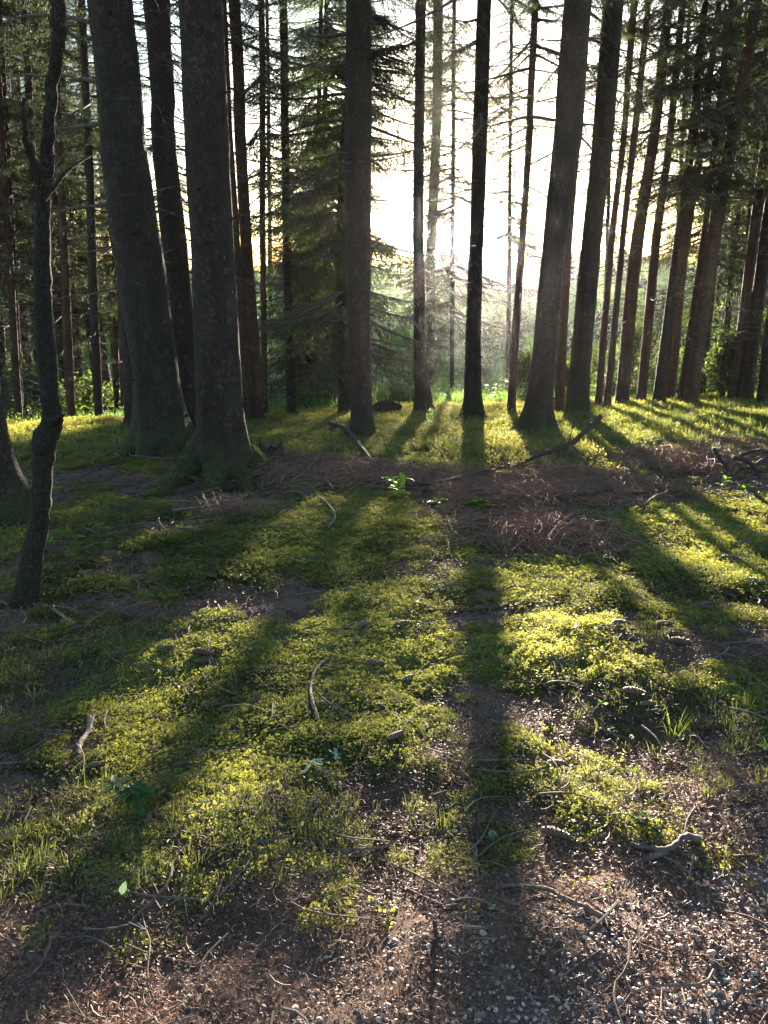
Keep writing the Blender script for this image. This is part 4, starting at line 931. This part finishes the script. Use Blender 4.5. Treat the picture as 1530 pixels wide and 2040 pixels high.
for (px, py, wpx, lb) in [(785, 1880, 20, 'pale pink angular stone alone on the dark soil, lower middle'), (780, 1937, 17, 'dull pinkish stone just below the pale angular one'), (1100, 1942, 16, 'pale oval stone beside the thin bare stick, lower right'),
        (1157, 1742, 15, 'round pale stone below the large sunlit cone'), (1417, 1773, 15, 'white round stone below the forked root'), (1277, 2026, 17, 'white oblong stone at the bottom edge'), (272, 1455, 15, 'grey-white ball-like stone in dark moss at left'),
        (291, 1370, 12, 'small pale stone above the ball-like one in the moss'), (10, 1318, 14, 'tan stone at the left edge in the grass'), (1265, 1597, 15, 'lilac stone left of an orange one at the soil edge'),
        (1316, 1600, 12, 'orange stone at the soil edge, right of the lilac one'), (930, 1555, 17, 'blue-grey wet stone in the moss below the fallen maple leaf'), (634, 1625, 16, 'lilac stone in thin moss left of the dry grass'), (677, 1569, 13, 'white stone just under the fallen maple leaf'),
        (1417, 1905, 22, 'broad tan stone in the thick gravel, lower right'), (1352, 1890, 18, 'grey-white stone left of the broad tan one'), (980, 1812, 18, 'pair-like white stone at the end of the long dark stick'), (903, 1801, 16, 'mossy grey stone where two thin sticks cross'), (407, 1802, 15, 'pinkish stone on dark soil, lower left'), (672, 1993, 14, 'white stone in the gravel right of the lower middle')]:
    p = at(px, py); s = wpx / 2 * depth(p) / FPX
    obj('stone', PM[(px + py) % 7], None, (p[0], p[1], p[2] + s * .35), (.2, .1, px * .1), s, label=lb, category='stone')

# ------------------------------------------------------------------ cones
def cone_mesh(seed, closed):
    g = np.random.default_rng(seed); mb = MB(); s = np.linspace(0, 1, 12); rad = .17 * np.sin(np.clip(s * 1.02 + .03, 0, 1) ** .62 * math.pi * .96) ** .55
    ax = np.stack([s - .5, .05 * np.sin(s * 2.5), 0 * s], 1); tube(mb, ax, rad * .82, 12, 0, True)
    n = 110; i = np.arange(n); t = .03 + .95 * i / n; a = i * 2.39996
    r = np.interp(t, s, rad); c = np.stack([t - .5, .05 * np.sin(t * 2.5), 0 * t], 1)
    no = np.stack([0 * t, np.cos(a), np.sin(a)], 1); tg = np.stack([0 * t, -np.sin(a), np.cos(a)], 1); X_ = np.array([1.0, 0, 0])
    op = .035 if closed else .075
    b = c + no * (r * .72)[:, None]; m = c + X_ * .06 + no * (r + op * .5)[:, None]; e = c + X_ * .105 + no * (r * .98 + op * .7)[:, None]
    wv = (.062 + .25 * r)[:, None] * .62
    V = np.stack([b - tg * wv * .5, b + tg * wv * .5, m + tg * wv, e + tg * wv * .4, e - tg * wv * .4, m - tg * wv], 1).reshape(-1, 3)
    k = np.arange(n)[:, None] * 6
    mb.add(V, np.concatenate([k + [0, 1, 2, 5], k + [5, 2, 3, 4]]), 0)
    return mb.mesh('spruce_cone', M['cone'], False)
CM = [cone_mesh(1, True), cone_mesh(2, False), cone_mesh(3, True)]
cones = [(1108, 1677, 68, -14, 'large reddish-brown cone lying free on the needle soil, lower right'), (1262, 1392, 48, -12, 'dark cone in sunny litter left of the grass tuft, upper of two'), (1290, 1410, 40, 8, 'pale lit cone touching the dark one by the grass tuft'),
    (787, 1480, 48, 38, 'grey-brown cone lying diagonally in moss, below the middle'), (745, 1336, 44, 4, 'dark cone in bright moss just right of the long curved stick top'), (813, 1366, 36, 32, 'reddish cone end poking from moss right of the curved stick'),
    (487, 1364, 40, -62, 'pale-tipped cone standing steeply in bright moss'), (508, 1412, 40, 84, 'whitish upright cone below the steep pale-tipped one'), (425, 1420, 52, 12, 'dark cone left of the whitish upright one'),
    (410, 1333, 46, 10, 'tan cone beside a long green-mossed cone at left'), (405, 1318, 48, -6, 'long green-mossed cone above the tan one'), (366, 1538, 38, 15, 'black-shadowed stub cone in gold moss above the grass, lower left'),
    (990, 1252, 44, -30, 'dark cone right of middle at the edge of the lit moss'), (960, 1218, 34, 10, 'small dark cone above and left of the dark edge cone'), (1232, 1250, 40, 18, 'dark cone in a hollow of the sunniest moss'),
    (1322, 1256, 44, 10, 'dark cone in the tree shadow right of the sunniest moss'), (1352, 1288, 46, -8, 'blackish cone below it in the tree shadow'), (1487, 1268, 36, -30, 'upper dark cone of the group near the right edge'),
    (1500, 1285, 42, 12, 'lower dark cone of the group near the right edge'), (1408, 1214, 36, 6, 'brown cone lying level in the dark shadow band'), (1502, 1172, 40, -14, 'dark cone in lit moss close to the right edge'),
    (1455, 1128, 44, -12, 'dark cone in the bright moss right of the shadow band'), (1486, 1060, 30, 20, 'small black cone high in the bright right moss'), (735, 1020, 46, 5, 'dark cone at the top rim of the mossy rise'),
    (702, 1184, 40, 20, 'dark cone in dim moss left of the bright seedling'), (727, 1256, 40, 14, 'pale-scaled cone below the bright seedling, left one'), (800, 1258, 40, 22, 'reddish cone below the bright seedling, right one'),
    (285, 1162, 44, 8, 'brown cone on the bare left soil patch'), (265, 1232, 26, 80, 'small pale cone standing on the bare left soil'), (470, 1250, 44, 6, 'reddish cone at the moss edge right of the bare left soil'),
    (415, 1160, 38, -10, 'dull cone at the right end of the bare left soil'), (1105, 1531, 42, 6, 'dark cone among round green leaves, right of middle'), (330, 1306, 40, 20, 'open-scaled brown cone in dark green moss at left'), (198, 1540, 40, 10, 'blackish cone in deep shadow left of the dark seedling')]
for i, (px, py, L, ang, lb) in enumerate(cones):
    p = at(px, py); dpt = depth(p); l = L * .86 * dpt / FPX; l = min(l, .15)
    o = obj('spruce_cone', CM[i % 3], None, (p[0], p[1], p[2] + l * .13), (i * 1.3, 0, 0), l * 1.05, label=lb, category='cone', group='spruce cones on the forest floor')
    a = R(ang) * 1.0; o.scale = (l * 1.05, l * (.85 + .3 * ((i * 7) % 5) / 5), l * .95); o.location.z += l * .10; o.rotation_euler = (i * 1.3, R(6 if abs(ang) < 50 else -25), math.atan2(math.sin(a) * 1.5, math.cos(a)) * (1 if abs(ang) < 50 else .8))

# ------------------------------------------------------------------ branches and sticks on the ground
def stick(label, pts, r0, r1, m='wood', n=8, twigs=0, name='fallen_branch', cat='branch', seed=1, forks=(), sub=.35, group=None):
    """pts: (px, py, up) on the ground raised by up, or (px, py, up, Y) in the air at depth Y"""
    g = np.random.default_rng(seed)
    def wp(q):
        if len(q) == 4: return atY(q[0], q[1], q[3])
        p = at(q[0], q[1]); return np.array([p[0], p[1], p[2] + q[2] + (.035 if p[1] > 4.5 else 0)])
    P = smooth_path(np.array([wp(q) for q in pts]), max(10, len(pts) * 5)); O = P.mean(0); O[2] = P[:, 2].min()
    k = len(P); t = np.linspace(0, 1, k); mb = MB()
    tube(mb, P - O + g.normal(0, r0 * .12, P.shape), r0 * (1 - t) + r1 * t, n, 0, True, seed, .10)
    for q in range(twigs):
        s = g.integers(2, k - 1); d = P[min(s + 1, k - 1)] - P[s - 1]; d /= np.linalg.norm(d); sd_ = np.cross(d, [0, 0, 1]) * g.choice([-1, 1]); l = sub * g.uniform(.4, 1.2)
        e = P[s] + (d * g.uniform(.3, .9) + sd_ * g.uniform(.2, .9) + np.array([0, 0, g.uniform(-.2, .35)])) * l; mid = (P[s] + e) / 2 + g.normal(0, .03, 3) * l
        e[2] = max(e[2], float(hgt(e[0], e[1])) + .005)
        tube(mb, smooth_path(np.stack([P[s], mid, e]), 6) - O, np.linspace(max(r0 * .3, .002), .0012, 6), 4, 0, False)
    root = obj(name, mb.mesh(name, M[m], True), None, O, label=label, category=cat, group=group)
    for (fp, a, b) in forks:
        F = smooth_path(np.array([wp(q) for q in fp]), 10) - O; fm = MB(); tube(fm, F, np.linspace(a, b, 10), 6, 0, True, seed + 3, .1)
        obj('side_twig', fm.mesh('side_twig', M[m], True), root)
    return root
Yk = at(1030, 932)[1]
stick('long bare branch propped up, its cut end raised before the massive trunk', [(1012, 938, .03), (1035, 925, 0, Yk + .05), (1075, 905, 0, Yk + .12), (1130, 888, 0, Yk + .22), (1165, 860, 0, Yk + .3), (1197, 829, 0, Yk + .4)], .022, .036, 'darkwood', 10, 7, seed=2,
      forks=[([(1136, 885, 0, Yk + .22), (1160, 905, 0, Yk + .2), (1185, 920, 0, Yk + .15), (1205, 945, .01)], .014, .006), ([(1180, 920, 0, Yk + .16), (1193, 895, 0, Yk + .1), (1192, 868, 0, Yk)], .009, .004),
             ([(1130, 888, 0, Yk + .2), (1138, 862, 0, Yk + .1), (1146, 815, 0, Yk)], .007, .003), ([(1065, 930, .0), (1085, 965, .02), (1100, 1000, .02)], .016, .01)])
stick('thick broken branch sloping down to the right from a mossy lump', [(655, 856, .10), (688, 872, .12), (718, 905, .08), (738, 928, .05), (768, 945, .03)], .045, .02, 'darkwood', 10, 6, seed=3)
stick('smooth long branch lying level behind the green sapling', [(700, 966, .03), (742, 972, .03), (790, 978, .03), (870, 975, .04), (935, 962, .05), (1010, 946, .05), (1045, 945, .04)], .026, .014, 'darkwood', 8, 6, seed=4)
stick('short forked piece rising from the smooth long branch', [(772, 975, .03), (762, 955, .08), (748, 945, .05)], .02, .022, 'wood', 8, 1, seed=5)
stick('pale curved branch lying right of the propped one in tree shadow', [(1100, 947, .03), (1140, 948, .06), (1180, 958, .06), (1215, 966, .05), (1238, 976, .02)], .012, .024, 'wood', 8, 4, seed=6)
stick('dark straight branch across the red brushwood', [(985, 1004, .03), (1040, 1012, .05), (1100, 1012, .06), (1160, 1006, .07), (1218, 998, .08)], .017, .020, 'darkwood', 8, 5, seed=7)
stick('knotty dark stump-like stick standing in brushwood', [(1142, 1075, -.02), (1137, 1050, .05), (1132, 1030, .12)], .02, .024, 'stump', 8, 2, seed=8, name='broken_stick', cat='stick')
stick('long S-curved stick in the brightest moss, below the middle', [(655, 1322, .01), (630, 1350, .02), (620, 1385, .02), (623, 1415, .02), (634, 1448, .01)], .005, .009, 'palewood', 8, 2, seed=9, sub=.1)
stick('thin wavy twig running right of the S-curved stick', [(622, 1378, .01), (645, 1405, .015), (668, 1425, .015), (692, 1450, .01)], .003, .004, 'palewood', 6, 2, seed=10, sub=.08)
stick('short thick pale stick in dark moss at left', [(186, 1448, .03), (176, 1470, .02), (162, 1490, .02), (157, 1512, .01)], .012, .010, 'palewood', 8, 0, seed=11, name='broken_stick', cat='stick')
stick('gnarled dark root-like stick on the path right of the middle', [(985, 1772, .01), (1040, 1776, .015), (1090, 1785, .018), (1120, 1803, .02), (1165, 1820, .016), (1212, 1843, .008)], .004, .009, 'wood', 8, 4, seed=12, sub=.1)
stick('long thin stick crossing the soil in a shallow arc, lower middle', [(612, 1724, .006), (660, 1718, .01), (720, 1716, .012), (780, 1730, .012), (850, 1762, .012), (920, 1800, .01), (992, 1838, .006)], .0022, .0035, 'wood', 6, 4, seed=13, sub=.1)
stick('thin twig bent up at its end, crossing the shallow arc stick', [(805, 1772, .004), (850, 1795, .006), (890, 1812, .008), (925, 1806, .012), (938, 1788, .02)], .003, .005, 'wood', 6, 0, seed=14)
stick('pale forked root piece lying on the right soil', [(1392, 1688, .02), (1362, 1690, .035), (1342, 1702, .03), (1318, 1712, .03), (1285, 1700, .02), (1254, 1693, .012)], .012, .007, 'wood', 10, 2, seed=15, sub=.08,
      forks=[([(1325, 1714, .025), (1295, 1718, .015), (1266, 1727, .008), (1246, 1738, .004)], .011, .005)], name='root_piece', cat='root')
stick('thin upright-lying pale twig under the forked root piece', [(1381, 1712, .01), (1376, 1735, .012), (1368, 1760, .01), (1355, 1778, .006)], .004, .003, 'palewood', 6, 2, seed=16, sub=.05)
stick('straight bare twig slanting up right in the lower right gravel', [(1088, 2008, .005), (1100, 1975, .01), (1140, 1940, .012), (1186, 1908, .01)], .002, .0032, 'wood', 6, 1, seed=17, sub=.05)
stick('curved twig in the dark bottom left corner', [(-5, 1992, .004), (40, 1965, .008), (78, 1938, .012), (100, 1900, .02), (107, 1880, .03)], .0026, .0035, 'wood', 6, 1, seed=18, sub=.1)
stick('short brown twig on dark soil, lower left', [(330, 1915, .005), (360, 1923, .006), (398, 1930, .005)], .004, .0035, 'redwood', 6, 0, seed=19)
stick('short red-brown twig at the bottom left edge', [(362, 2014, .004), (400, 2016, .005), (450, 2018, .004)], .0045, .003, 'redwood', 6, 0, seed=20)
stick('flat pale splinter above a darker one, lower middle', [(925, 1853, .004), (950, 1854, .005), (972, 1854, .004)], .005, .005, 'palewood', 5, 0, seed=21, name='wood_splinter', cat='stick')
stick('dark reddish splinter below the flat pale one', [(938, 1874, .004), (965, 1875, .005), (990, 1875, .004)], .0045, .004, 'redwood', 5, 0, seed=22, name='wood_splinter', cat='stick')
stick('small peg of wood sticking up from the soil, lower middle', [(862, 1902, -.005), (866, 1880, .015), (866, 1858, .035)], .007, .006, 'stump', 7, 0, seed=23, name='broken_stick', cat='stick')
stick('short cut pale peg at the bottom edge right of middle', [(947, 2029, .005), (968, 2028, .006)], .007, .007, 'palewood', 8, 0, seed=24, name='wood_peg', cat='stick')
stick('long thin pale stick slanting across the bare left ground', [(106, 1304, .01), (150, 1278, .02), (190, 1250, .03), (238, 1215, .03)], .006, .004, 'wood', 6, 3, seed=25, sub=.15)
stick('stout bleached stick on dim ground at far left', [(105, 1220, .01), (125, 1235, .015), (143, 1250, .01)], .010, .008, 'palewood', 6, 0, seed=26, name='broken_stick', cat='stick')
stick('forked bare twig pile piece below the thickest trunk', [(345, 1037, .04), (400, 1032, .06), (450, 1022, .05), (495, 1008, .07)], .013, .008, 'wood', 7, 7, seed=27, sub=.5)
stick('second bare branch of the pile below the thickest trunk', [(330, 1016, .03), (390, 1018, .05), (440, 1030, .05), (470, 1035, .04)], .010, .007, 'wood', 7, 6, seed=28, sub=.4)
stick('thin arching twig over the litter left of the broken branch', [(520, 895, .05), (545, 915, .12), (600, 935, .08), (640, 960, .05), (665, 985, .02)], .007, .005, 'wood', 6, 8, seed=29, sub=.5)
stick('slanting twig crossing the arching one in the litter', [(560, 985, .02), (600, 965, .08), (630, 940, .12), (650, 915, .18)], .008, .004, 'wood', 6, 7, seed=30, sub=.4)
stick('crooked twig descending over the top of the mossy rise', [(632, 1002, .03), (655, 1020, .03), (668, 1045, .02), (655, 1065, .01)], .009, .006, 'palewood', 6, 3, seed=31, sub=.2)
Yp = at(1465, 950)[1]
stick('thick dark stake leaning out of the right brush pile', [(1421, 892, 0, Yp), (1435, 915, 0, Yp), (1452, 935, 0, Yp), (1464, 958, 0, Yp)], .022, .028, 'stump', 9, 3, seed=32)
stick('bowed thick branch arching through the right brush pile', [(1462, 912, 0, Yp + .1), (1488, 918, 0, Yp), (1503, 933, 0, Yp - .1), (1512, 956, 0, Yp - .15)], .022, .026, 'stump', 9, 3, seed=33)
stick('branch rising to the right edge over the brush pile', [(1466, 914, 0, Yp + .1), (1490, 902, 0, Yp + .1), (1515, 898, 0, Yp + .1), (1545, 902, 0, Yp + .1)], .02, .026, 'stump', 9, 3, seed=34)
stick('straight branch end leaving the picture through the brush pile', [(1478, 950, .05), (1505, 942, .08), (1550, 925, .14)], .024, .02, 'stump', 9, 3, seed=35)
stick('slim branch on the lit moss at right, lower left end broken', [(1280, 1020, .03), (1305, 1005, .05), (1328, 996, .05)], .010, .010, 'redwood', 6, 2, seed=36)
stick('long dead branch half sunk in moss across the right rise', [(1270, 893, .03), (1320, 890, .05), (1380, 893, .05)], .02, .012, 'wood', 7, 4, seed=37)
stick('thin stick lying level under the flared left trunk', [(380, 925, .03), (330, 928, .04), (262, 922, .04)], .009, .007, 'wood', 6, 3, seed=38)
stick('short thick twig beside the sunny grass tuft', [(1100, 1340, .03), (1108, 1362, .02), (1118, 1390, .01)], .006, .004, 'stump', 6, 1, seed=39)
stick('long straw-thin twig in the sunlit litter at right', [(1160, 1366, .01), (1215, 1360, .015), (1270, 1352, .012)], .002, .0015, 'palewood', 5, 1, seed=40, sub=.05)
stick('straight twig in lit litter under the two cones', [(1205, 1424, .008), (1235, 1436, .01), (1265, 1446, .006)], .0026, .002, 'wood', 5, 1, seed=41, sub=.05)
stick('leaning straight twig in soil between leaf and root stick', [(952, 1762, .004), (950, 1735, .01), (947, 1700, .012)], .0036, .003, 'wood', 6, 0, seed=42)

# stump, log, peeled log
def lump(label, px, py, sx, sy, sz, m, name, cat, seed, up=0.0, rot=0):
    g = np.random.default_rng(seed); V, F = ICO; V = V.copy(); V *= 1 + .22 * g.normal(size=(len(V), 1)) * .5
    p = at(px, py); mb = MB(); mb.add(V * [sx, sy, sz], F, 0)
    return obj(name, mb.mesh(name, M[m], True), None, (p[0], p[1], p[2] + up), (0, 0, rot), label=label, category=cat)
def stump(label, px, py, r, h, seed, m='stump'):
    g = np.random.default_rng(seed); p = at(px, py); mb = MB(); n = 18; ph = np.arange(n) * 6.2832 / n; zs = np.array([-.15, -.02, .05, .12, .2, .3]) * h / .3; top = h * (1 + .35 * g.normal(size=n))
    V = []
    for z in zs:
        rr = r * (1 + .5 * math.exp(-max(z, 0) / (h * .35)) * (.6 + .4 * np.cos(4 * ph)) + .07 * g.normal(size=n)); V.append(np.stack([rr * np.cos(ph), rr * np.sin(ph), np.full(n, z)], 1))
    V[-1][:, 2] = np.clip(top, h * .5, h * 1.5); V.append(np.stack([V[-1][:, 0] * .6, V[-1][:, 1] * .6, V[-1][:, 2] * .7], 1)); k = len(V); V = np.concatenate(V)
    i = np.arange(k - 1)[:, None]; j = np.arange(n)[None]; j2 = (j + 1) % n
    mb.add(V, np.stack([i * n + j, i * n + j2, (i + 1) * n + j2, (i + 1) * n + j], -1).reshape(-1, 4), 0)
    mb.add(np.concatenate([V[-n:], [[0, 0, h * .5]]]), np.stack([np.arange(n), (np.arange(n) + 1) % n, np.full(n, n)], -1), 0)
    obj('tree_stump', mb.mesh('tree_stump', M[m], True), None, p, label=label, category='stump')
stump('low rotten dark stump right of the thickest trunk', 541, 922, .13, .20, 3)
stump('small mossy broken stump at the head of the thick broken branch', 664, 866, .06, .13, 4)
lg = MB(); a_ = at(742, 824); b_ = at(800, 820); tube(lg, smooth_path(np.array([a_ + [0, 0, .04], (a_ + b_) / 2 + [0, 0, .12], b_ + [0, 0, .05]]), 10), np.array([.10, .14, .16, .17, .17, .16, .16, .14, .12, .09]), 12, 0, True, 4, .12)
obj('rotten_log', lg.mesh('rotten_log', M['stump'], True), label='dark rotten log lying behind the centre trunk', category='log')

# ------------------------------------------------------------------ seedlings with single leaves
def leaf_blade(w=.5, fold=.12, m='sapleaf', curl=.15):
    t = np.array([0, .12, .3, .5, .7, .88, 1.0]); wd = np.array([.02, .55, .95, 1, .8, .4, .02]) * w / 2; z = curl * (t - t * t * 1.6)
    mb = MB(); c = np.stack([t, 0 * t, z], 1); l = np.stack([t, wd, z + wd * fold * 2], 1); r = np.stack([t, -wd, z + wd * fold * 2], 1); n = len(t); i = np.arange(n - 1)
    mb.add(np.concatenate([l, c, r]), np.concatenate([np.stack([i, n + i, n + i + 1, i + 1], -1), np.stack([n + i, 2 * n + i, 2 * n + i + 1, n + i + 1], -1)]), 0)
    return mb.mesh('leaf', M[m], True)
def palmate(m):
    """five-lobed maple leaf outline, gently cupped"""
    lobes = [(0, 1.0), (.95, .78), (-.95, .78), (1.9, .45), (-1.9, .45)]; V = [[0, 0, 0]]; ang = np.linspace(-2.5, 2.5, 61)
    for a in ang:
        r = .16
        for (la, lr) in lobes: r = max(r, lr * max(0, 1 - abs(a - la) / .42) ** .75 + .22 * lr * (abs(a - la) < .6))
        r *= 1 + .06 * math.sin(a * 37); V.append([r * math.cos(a), r * math.sin(a), -.12 * r * r + .03 * math.sin(a * 6)])
    F = [(0, i, i + 1) for i in range(1, 61)]; mb = MB(); mb.add(V, F, 0); return mb.mesh('leaf', M[m], True)
LB = leaf_blade(.52); LBn = leaf_blade(.34); LM = palmate('mapleaf'); LP = palmate('paleleaf'); LPB = leaf_blade(.6, .1, 'paleleaf')
def seedling(label, px, py, h, stems, leaf, lsize, seed, name='seedling', cat='seedling', tiers=3, pair=2, lean=.2, group=None):
    """h: metres; each leaf is an object of its own"""
    g = np.random.default_rng(seed); p = at(px, py); root = bpy.data.objects.new(name, None); COL.objects.link(root); root.location = p; root['label'] = label; root['category'] = cat
    if group: root['group'] = group
    mb = MB(); tops = []
    for s in range(stems):
        a = g.uniform(0, 6.28); l = h * g.uniform(.7, 1.05); e = np.array([math.cos(a) * lean * l, math.sin(a) * lean * l, l]); t = np.linspace(0, 1, 7)[:, None]
        P = e * t + np.array([0, 0, -.01]); P[:, 0] += .05 * l * np.sin(t[:, 0] * 4); tube(mb, P, np.linspace(.0028, .0012, 7), 5, 0, False); tops.append((P, a))
    obj('stem', mb.mesh('stem', M['sapleaf'], True), root)
    for P, a in tops:
        for k in range(tiers):
            q = P[min(6, 6 - k * 2)]; off = g.uniform(0, 3.14)
            for j in range(pair + (1 if k == 0 else 0)):
                o = obj('leaf', leaf, root, q, (g.uniform(-.3, .3), g.uniform(-.5, .1), off + j * 6.283 / (pair + (1 if k == 0 else 0)) + g.normal() * .2), lsize * g.uniform(.75, 1.15))
    return root
seedling('bright green leafy sapling before the smooth long branch, tallest seedling', 795, 998, .20, 3, LB, .115, 1, 'sapling', 'sapling', 4, 2, .35)
seedling('broad-leaved bright seedling right of the sapling, above grass', 955, 1018, .11, 3, LB, .12, 2, tiers=2, pair=3, lean=.5)
seedling('narrow-leaved light green seedling between sapling and broad-leaved one', 868, 1015, .10, 2, LBn, .12, 3, tiers=2, pair=3, lean=.3)
seedling('single bright five-leaf seedling by the lit patch at left', 160, 1082, .05, 1, LB, .062, 4, tiers=1, pair=4, lean=.1)
seedling('small bright seedling touching the crooked tree', 103, 1092, .06, 1, LB, .06, 5, tiers=2, pair=2, lean=.2)
seedling('half-cut bright leaves at the left picture edge', -2, 1040, .07, 1, LB, .06, 6, tiers=1, pair=3, lean=.1)
seedling('clover-like bright green seedling in the centre moss', 828, 1208, .035, 1, LB, .038, 7, tiers=1, pair=3, lean=.1)
seedling('small star-shaped green seedling in the sunny litter at right', 1200, 1412, .03, 1, LB, .032, 8, tiers=1, pair=4, lean=.05)
seedling('dark maple seedling with large lobed leaves in shade, lower left', 262, 1612, .12, 2, LM, .07, 9, 'maple_seedling', 'seedling', 2, 2, .3)
seedling('pale seedling in tree shadow right of the propped branch', 1152, 972, .05, 1, LBn, .06, 10, tiers=1, pair=4)
seedling('white-green rosette in the shade of the right brush pile', 1440, 975, .10, 3, LB, .07, 11, tiers=2, pair=2, lean=.9)
seedling('second pale rosette nearer the right edge under the pile', 1492, 985, .08, 3, LB, .06, 12, tiers=1, pair=3, lean=.9)
seedling('yellow-green shoot beside the root of the middle-right trunk', 852, 848, .28, 3, LB, .09, 13, tiers=4, pair=3, lean=.3)
seedling('fresh green shoot in the far left moss strip', 90, 826, .25, 2, LB, .10, 14, tiers=3, pair=3, lean=.3)
seedling('round-leaved seedling beside the dark cone, right of middle', 1100, 1512, .02, 2, LB, .026, 15, tiers=1, pair=3, lean=.6)
seedling('yellow-green round leaf seedling right of the round-leaved one', 1138, 1528, .02, 1, LB, .026, 16, tiers=1, pair=2, lean=.2)
seedling('tiny seedling at the foot of the sunny soil, right of the cone', 1262, 1540, .02, 2, LB, .020, 17, tiers=1, pair=3, lean=.5)
seedling('small yellow leaf pair low in the left-centre moss', 402, 1640, .02, 1, LB, .026, 18, tiers=1, pair=2, lean=.2)
seedling('dark green leaves peeping in at the right edge', 1528, 1500, .03, 2, LB, .035, 19, tiers=1, pair=3, lean=.4)
def fallen_leaf(label, px, py, me, s, rot, up=.012, name='fallen_leaf'):
    p = at(px, py); return obj(name, me, None, (p[0], p[1], p[2] + up), rot, s, label=label, category='leaf')
fallen_leaf('large upturned pale maple leaf, its lobes toward the viewer', 625, 1538, LP, .075, (.35, -.2, -1.9), .03)
fallen_leaf('second pale maple leaf overlapping the first to its right', 668, 1526, LP, .062, (.25, .35, .6), .03)
fallen_leaf('single curled pale green leaf on the brown soil, right of middle', 975, 1664, LPB, .048, (.3, .5, -1.1), .012)
fallen_leaf('small white-green leaf in moss left of the pale maple leaves', 500, 1530, LPB, .028, (.2, .2, .3), .012)
fallen_leaf('pale upright leaf sliver at the lower left grass edge', 243, 1795, LPB, .035, (.3, -.9, 1.2), .01)
# grass tufts one can pick out
for k, (px, py, h, nb, wd, lb) in enumerate([(1182, 1125, .17, 34, .0035, 'arching pale grass tuft lit from behind, right of the brushwood'), (1168, 1072, .14, 22, .003, 'smaller grass tuft just above the arching pale one'), (1345, 1475, .15, 34, .0028, 'tall sunlit grass tuft beside the two cones'),
        (1490, 1425, .12, 26, .0026, 'bright grass tuft near the right edge'), (1430, 1345, .09, 16, .003, 'short shiny grass tuft in the shadow edge at right'), (1152, 1398, .07, 16, .0022, 'small yellowish grass tuft left of the star seedling'), (895, 1672, .07, 20, .0018, 'dry straw-like grass tuft on the soil, lower middle'),
        (880, 1700, .05, 3, .003, 'single green blade clump under the straw-like tuft'), (130, 1740, .09, 44, .0018, 'lush dark grass clump at the lower left'), (40, 1760, .09, 40, .002, 'shaded grass clump at the left edge, lowest'), (240, 1700, .08, 30, .0018, 'grass clump left of the lower middle, with arching blades'),
        (70, 1400, .12, 40, .0025, 'soft dark green grass clump at left, above the pale stick'), (965, 1050, .10, 22, .003, 'fine grass tuft under the broad-leaved seedling'), (1255, 1335, .06, 10, .003, 'three-bladed bright grass in the sunniest moss'), (1410, 1590, .05, 18, .0018, 'low grass tuft at the edge of the gravel, right'),
        (560, 1760, .06, 22, .0018, 'thin grass clump on the soil left of the arc stick'), (180, 870, .25, 18, .005, 'light grass tuft in the dim left hollow')]):
    p = at(px, py)
    me = grass_tuft(100 + k, nb, h, .02 + h * .12, wd * .62, 1.45).mesh('grass_tuft', leafm := M['sapgrass'] if 'sapgrass' in M else M.setdefault('sapgrass', leaf_mat('tuft_blades', [(.06, .08, .02), (.10, .125, .035), (.18, .18, .08)], .55, (1.8, 1.8, .9), .45, False)), True)
    obj('grass_tuft', me, None, (p[0], p[1], p[2] - .004), label=lb, category='grass tuft', group='grass tufts on the forest floor')
# fallen green spruce twig
ft = MB(); g = np.random.default_rng(4); P = np.array([at(1208, 1640) + [0, 0, .02], at(1240, 1642) + [0, 0, .03], at(1275, 1655) + [0, 0, .025], at(1312, 1668) + [0, 0, .015]]); P = smooth_path(P, 14); O = P.mean(0); tube(ft, P - O, .0022, 5, 1, True)
tw = [P] + [smooth_path(np.stack([P[s], P[s] + d * .5, P[s] + d]), 6) for s, d in ((6, np.array([.035, -.035, -.004])), (9, np.array([.05, .02, .0])), (11, np.array([.02, -.03, -.006])), (8, np.array([.03, .05, .0])))]
for Q in tw:
    n = 40 * len(Q) // 2; t = g.random(n) * (len(Q) - 1); b = np.stack([np.interp(t, np.arange(len(Q)), Q[:, i]) for i in range(3)], 1) - O; ax = Q[-1] - Q[0]; ax /= np.linalg.norm(ax)
    d = ax * .7 + rnd_unit(n, g); d /= np.linalg.norm(d, axis=1)[:, None]; s = np.cross(d, rnd_unit(n, g)); s /= np.linalg.norm(s, axis=1)[:, None]; quad_blades(ft, b, d, s, np.full(n, .013), np.full(n, .0016), 0)
obj('spruce_sprig', ft.mesh('spruce_sprig', [leaf_mat('sprig_needles', [(.02, .05, .02), (.03, .07, .03)], .2, (1.5, 1.6, .8), .5, False), M['wood']], False), None, O, label='fresh dark green spruce sprig lying on the soil, lower right', category='sprig')
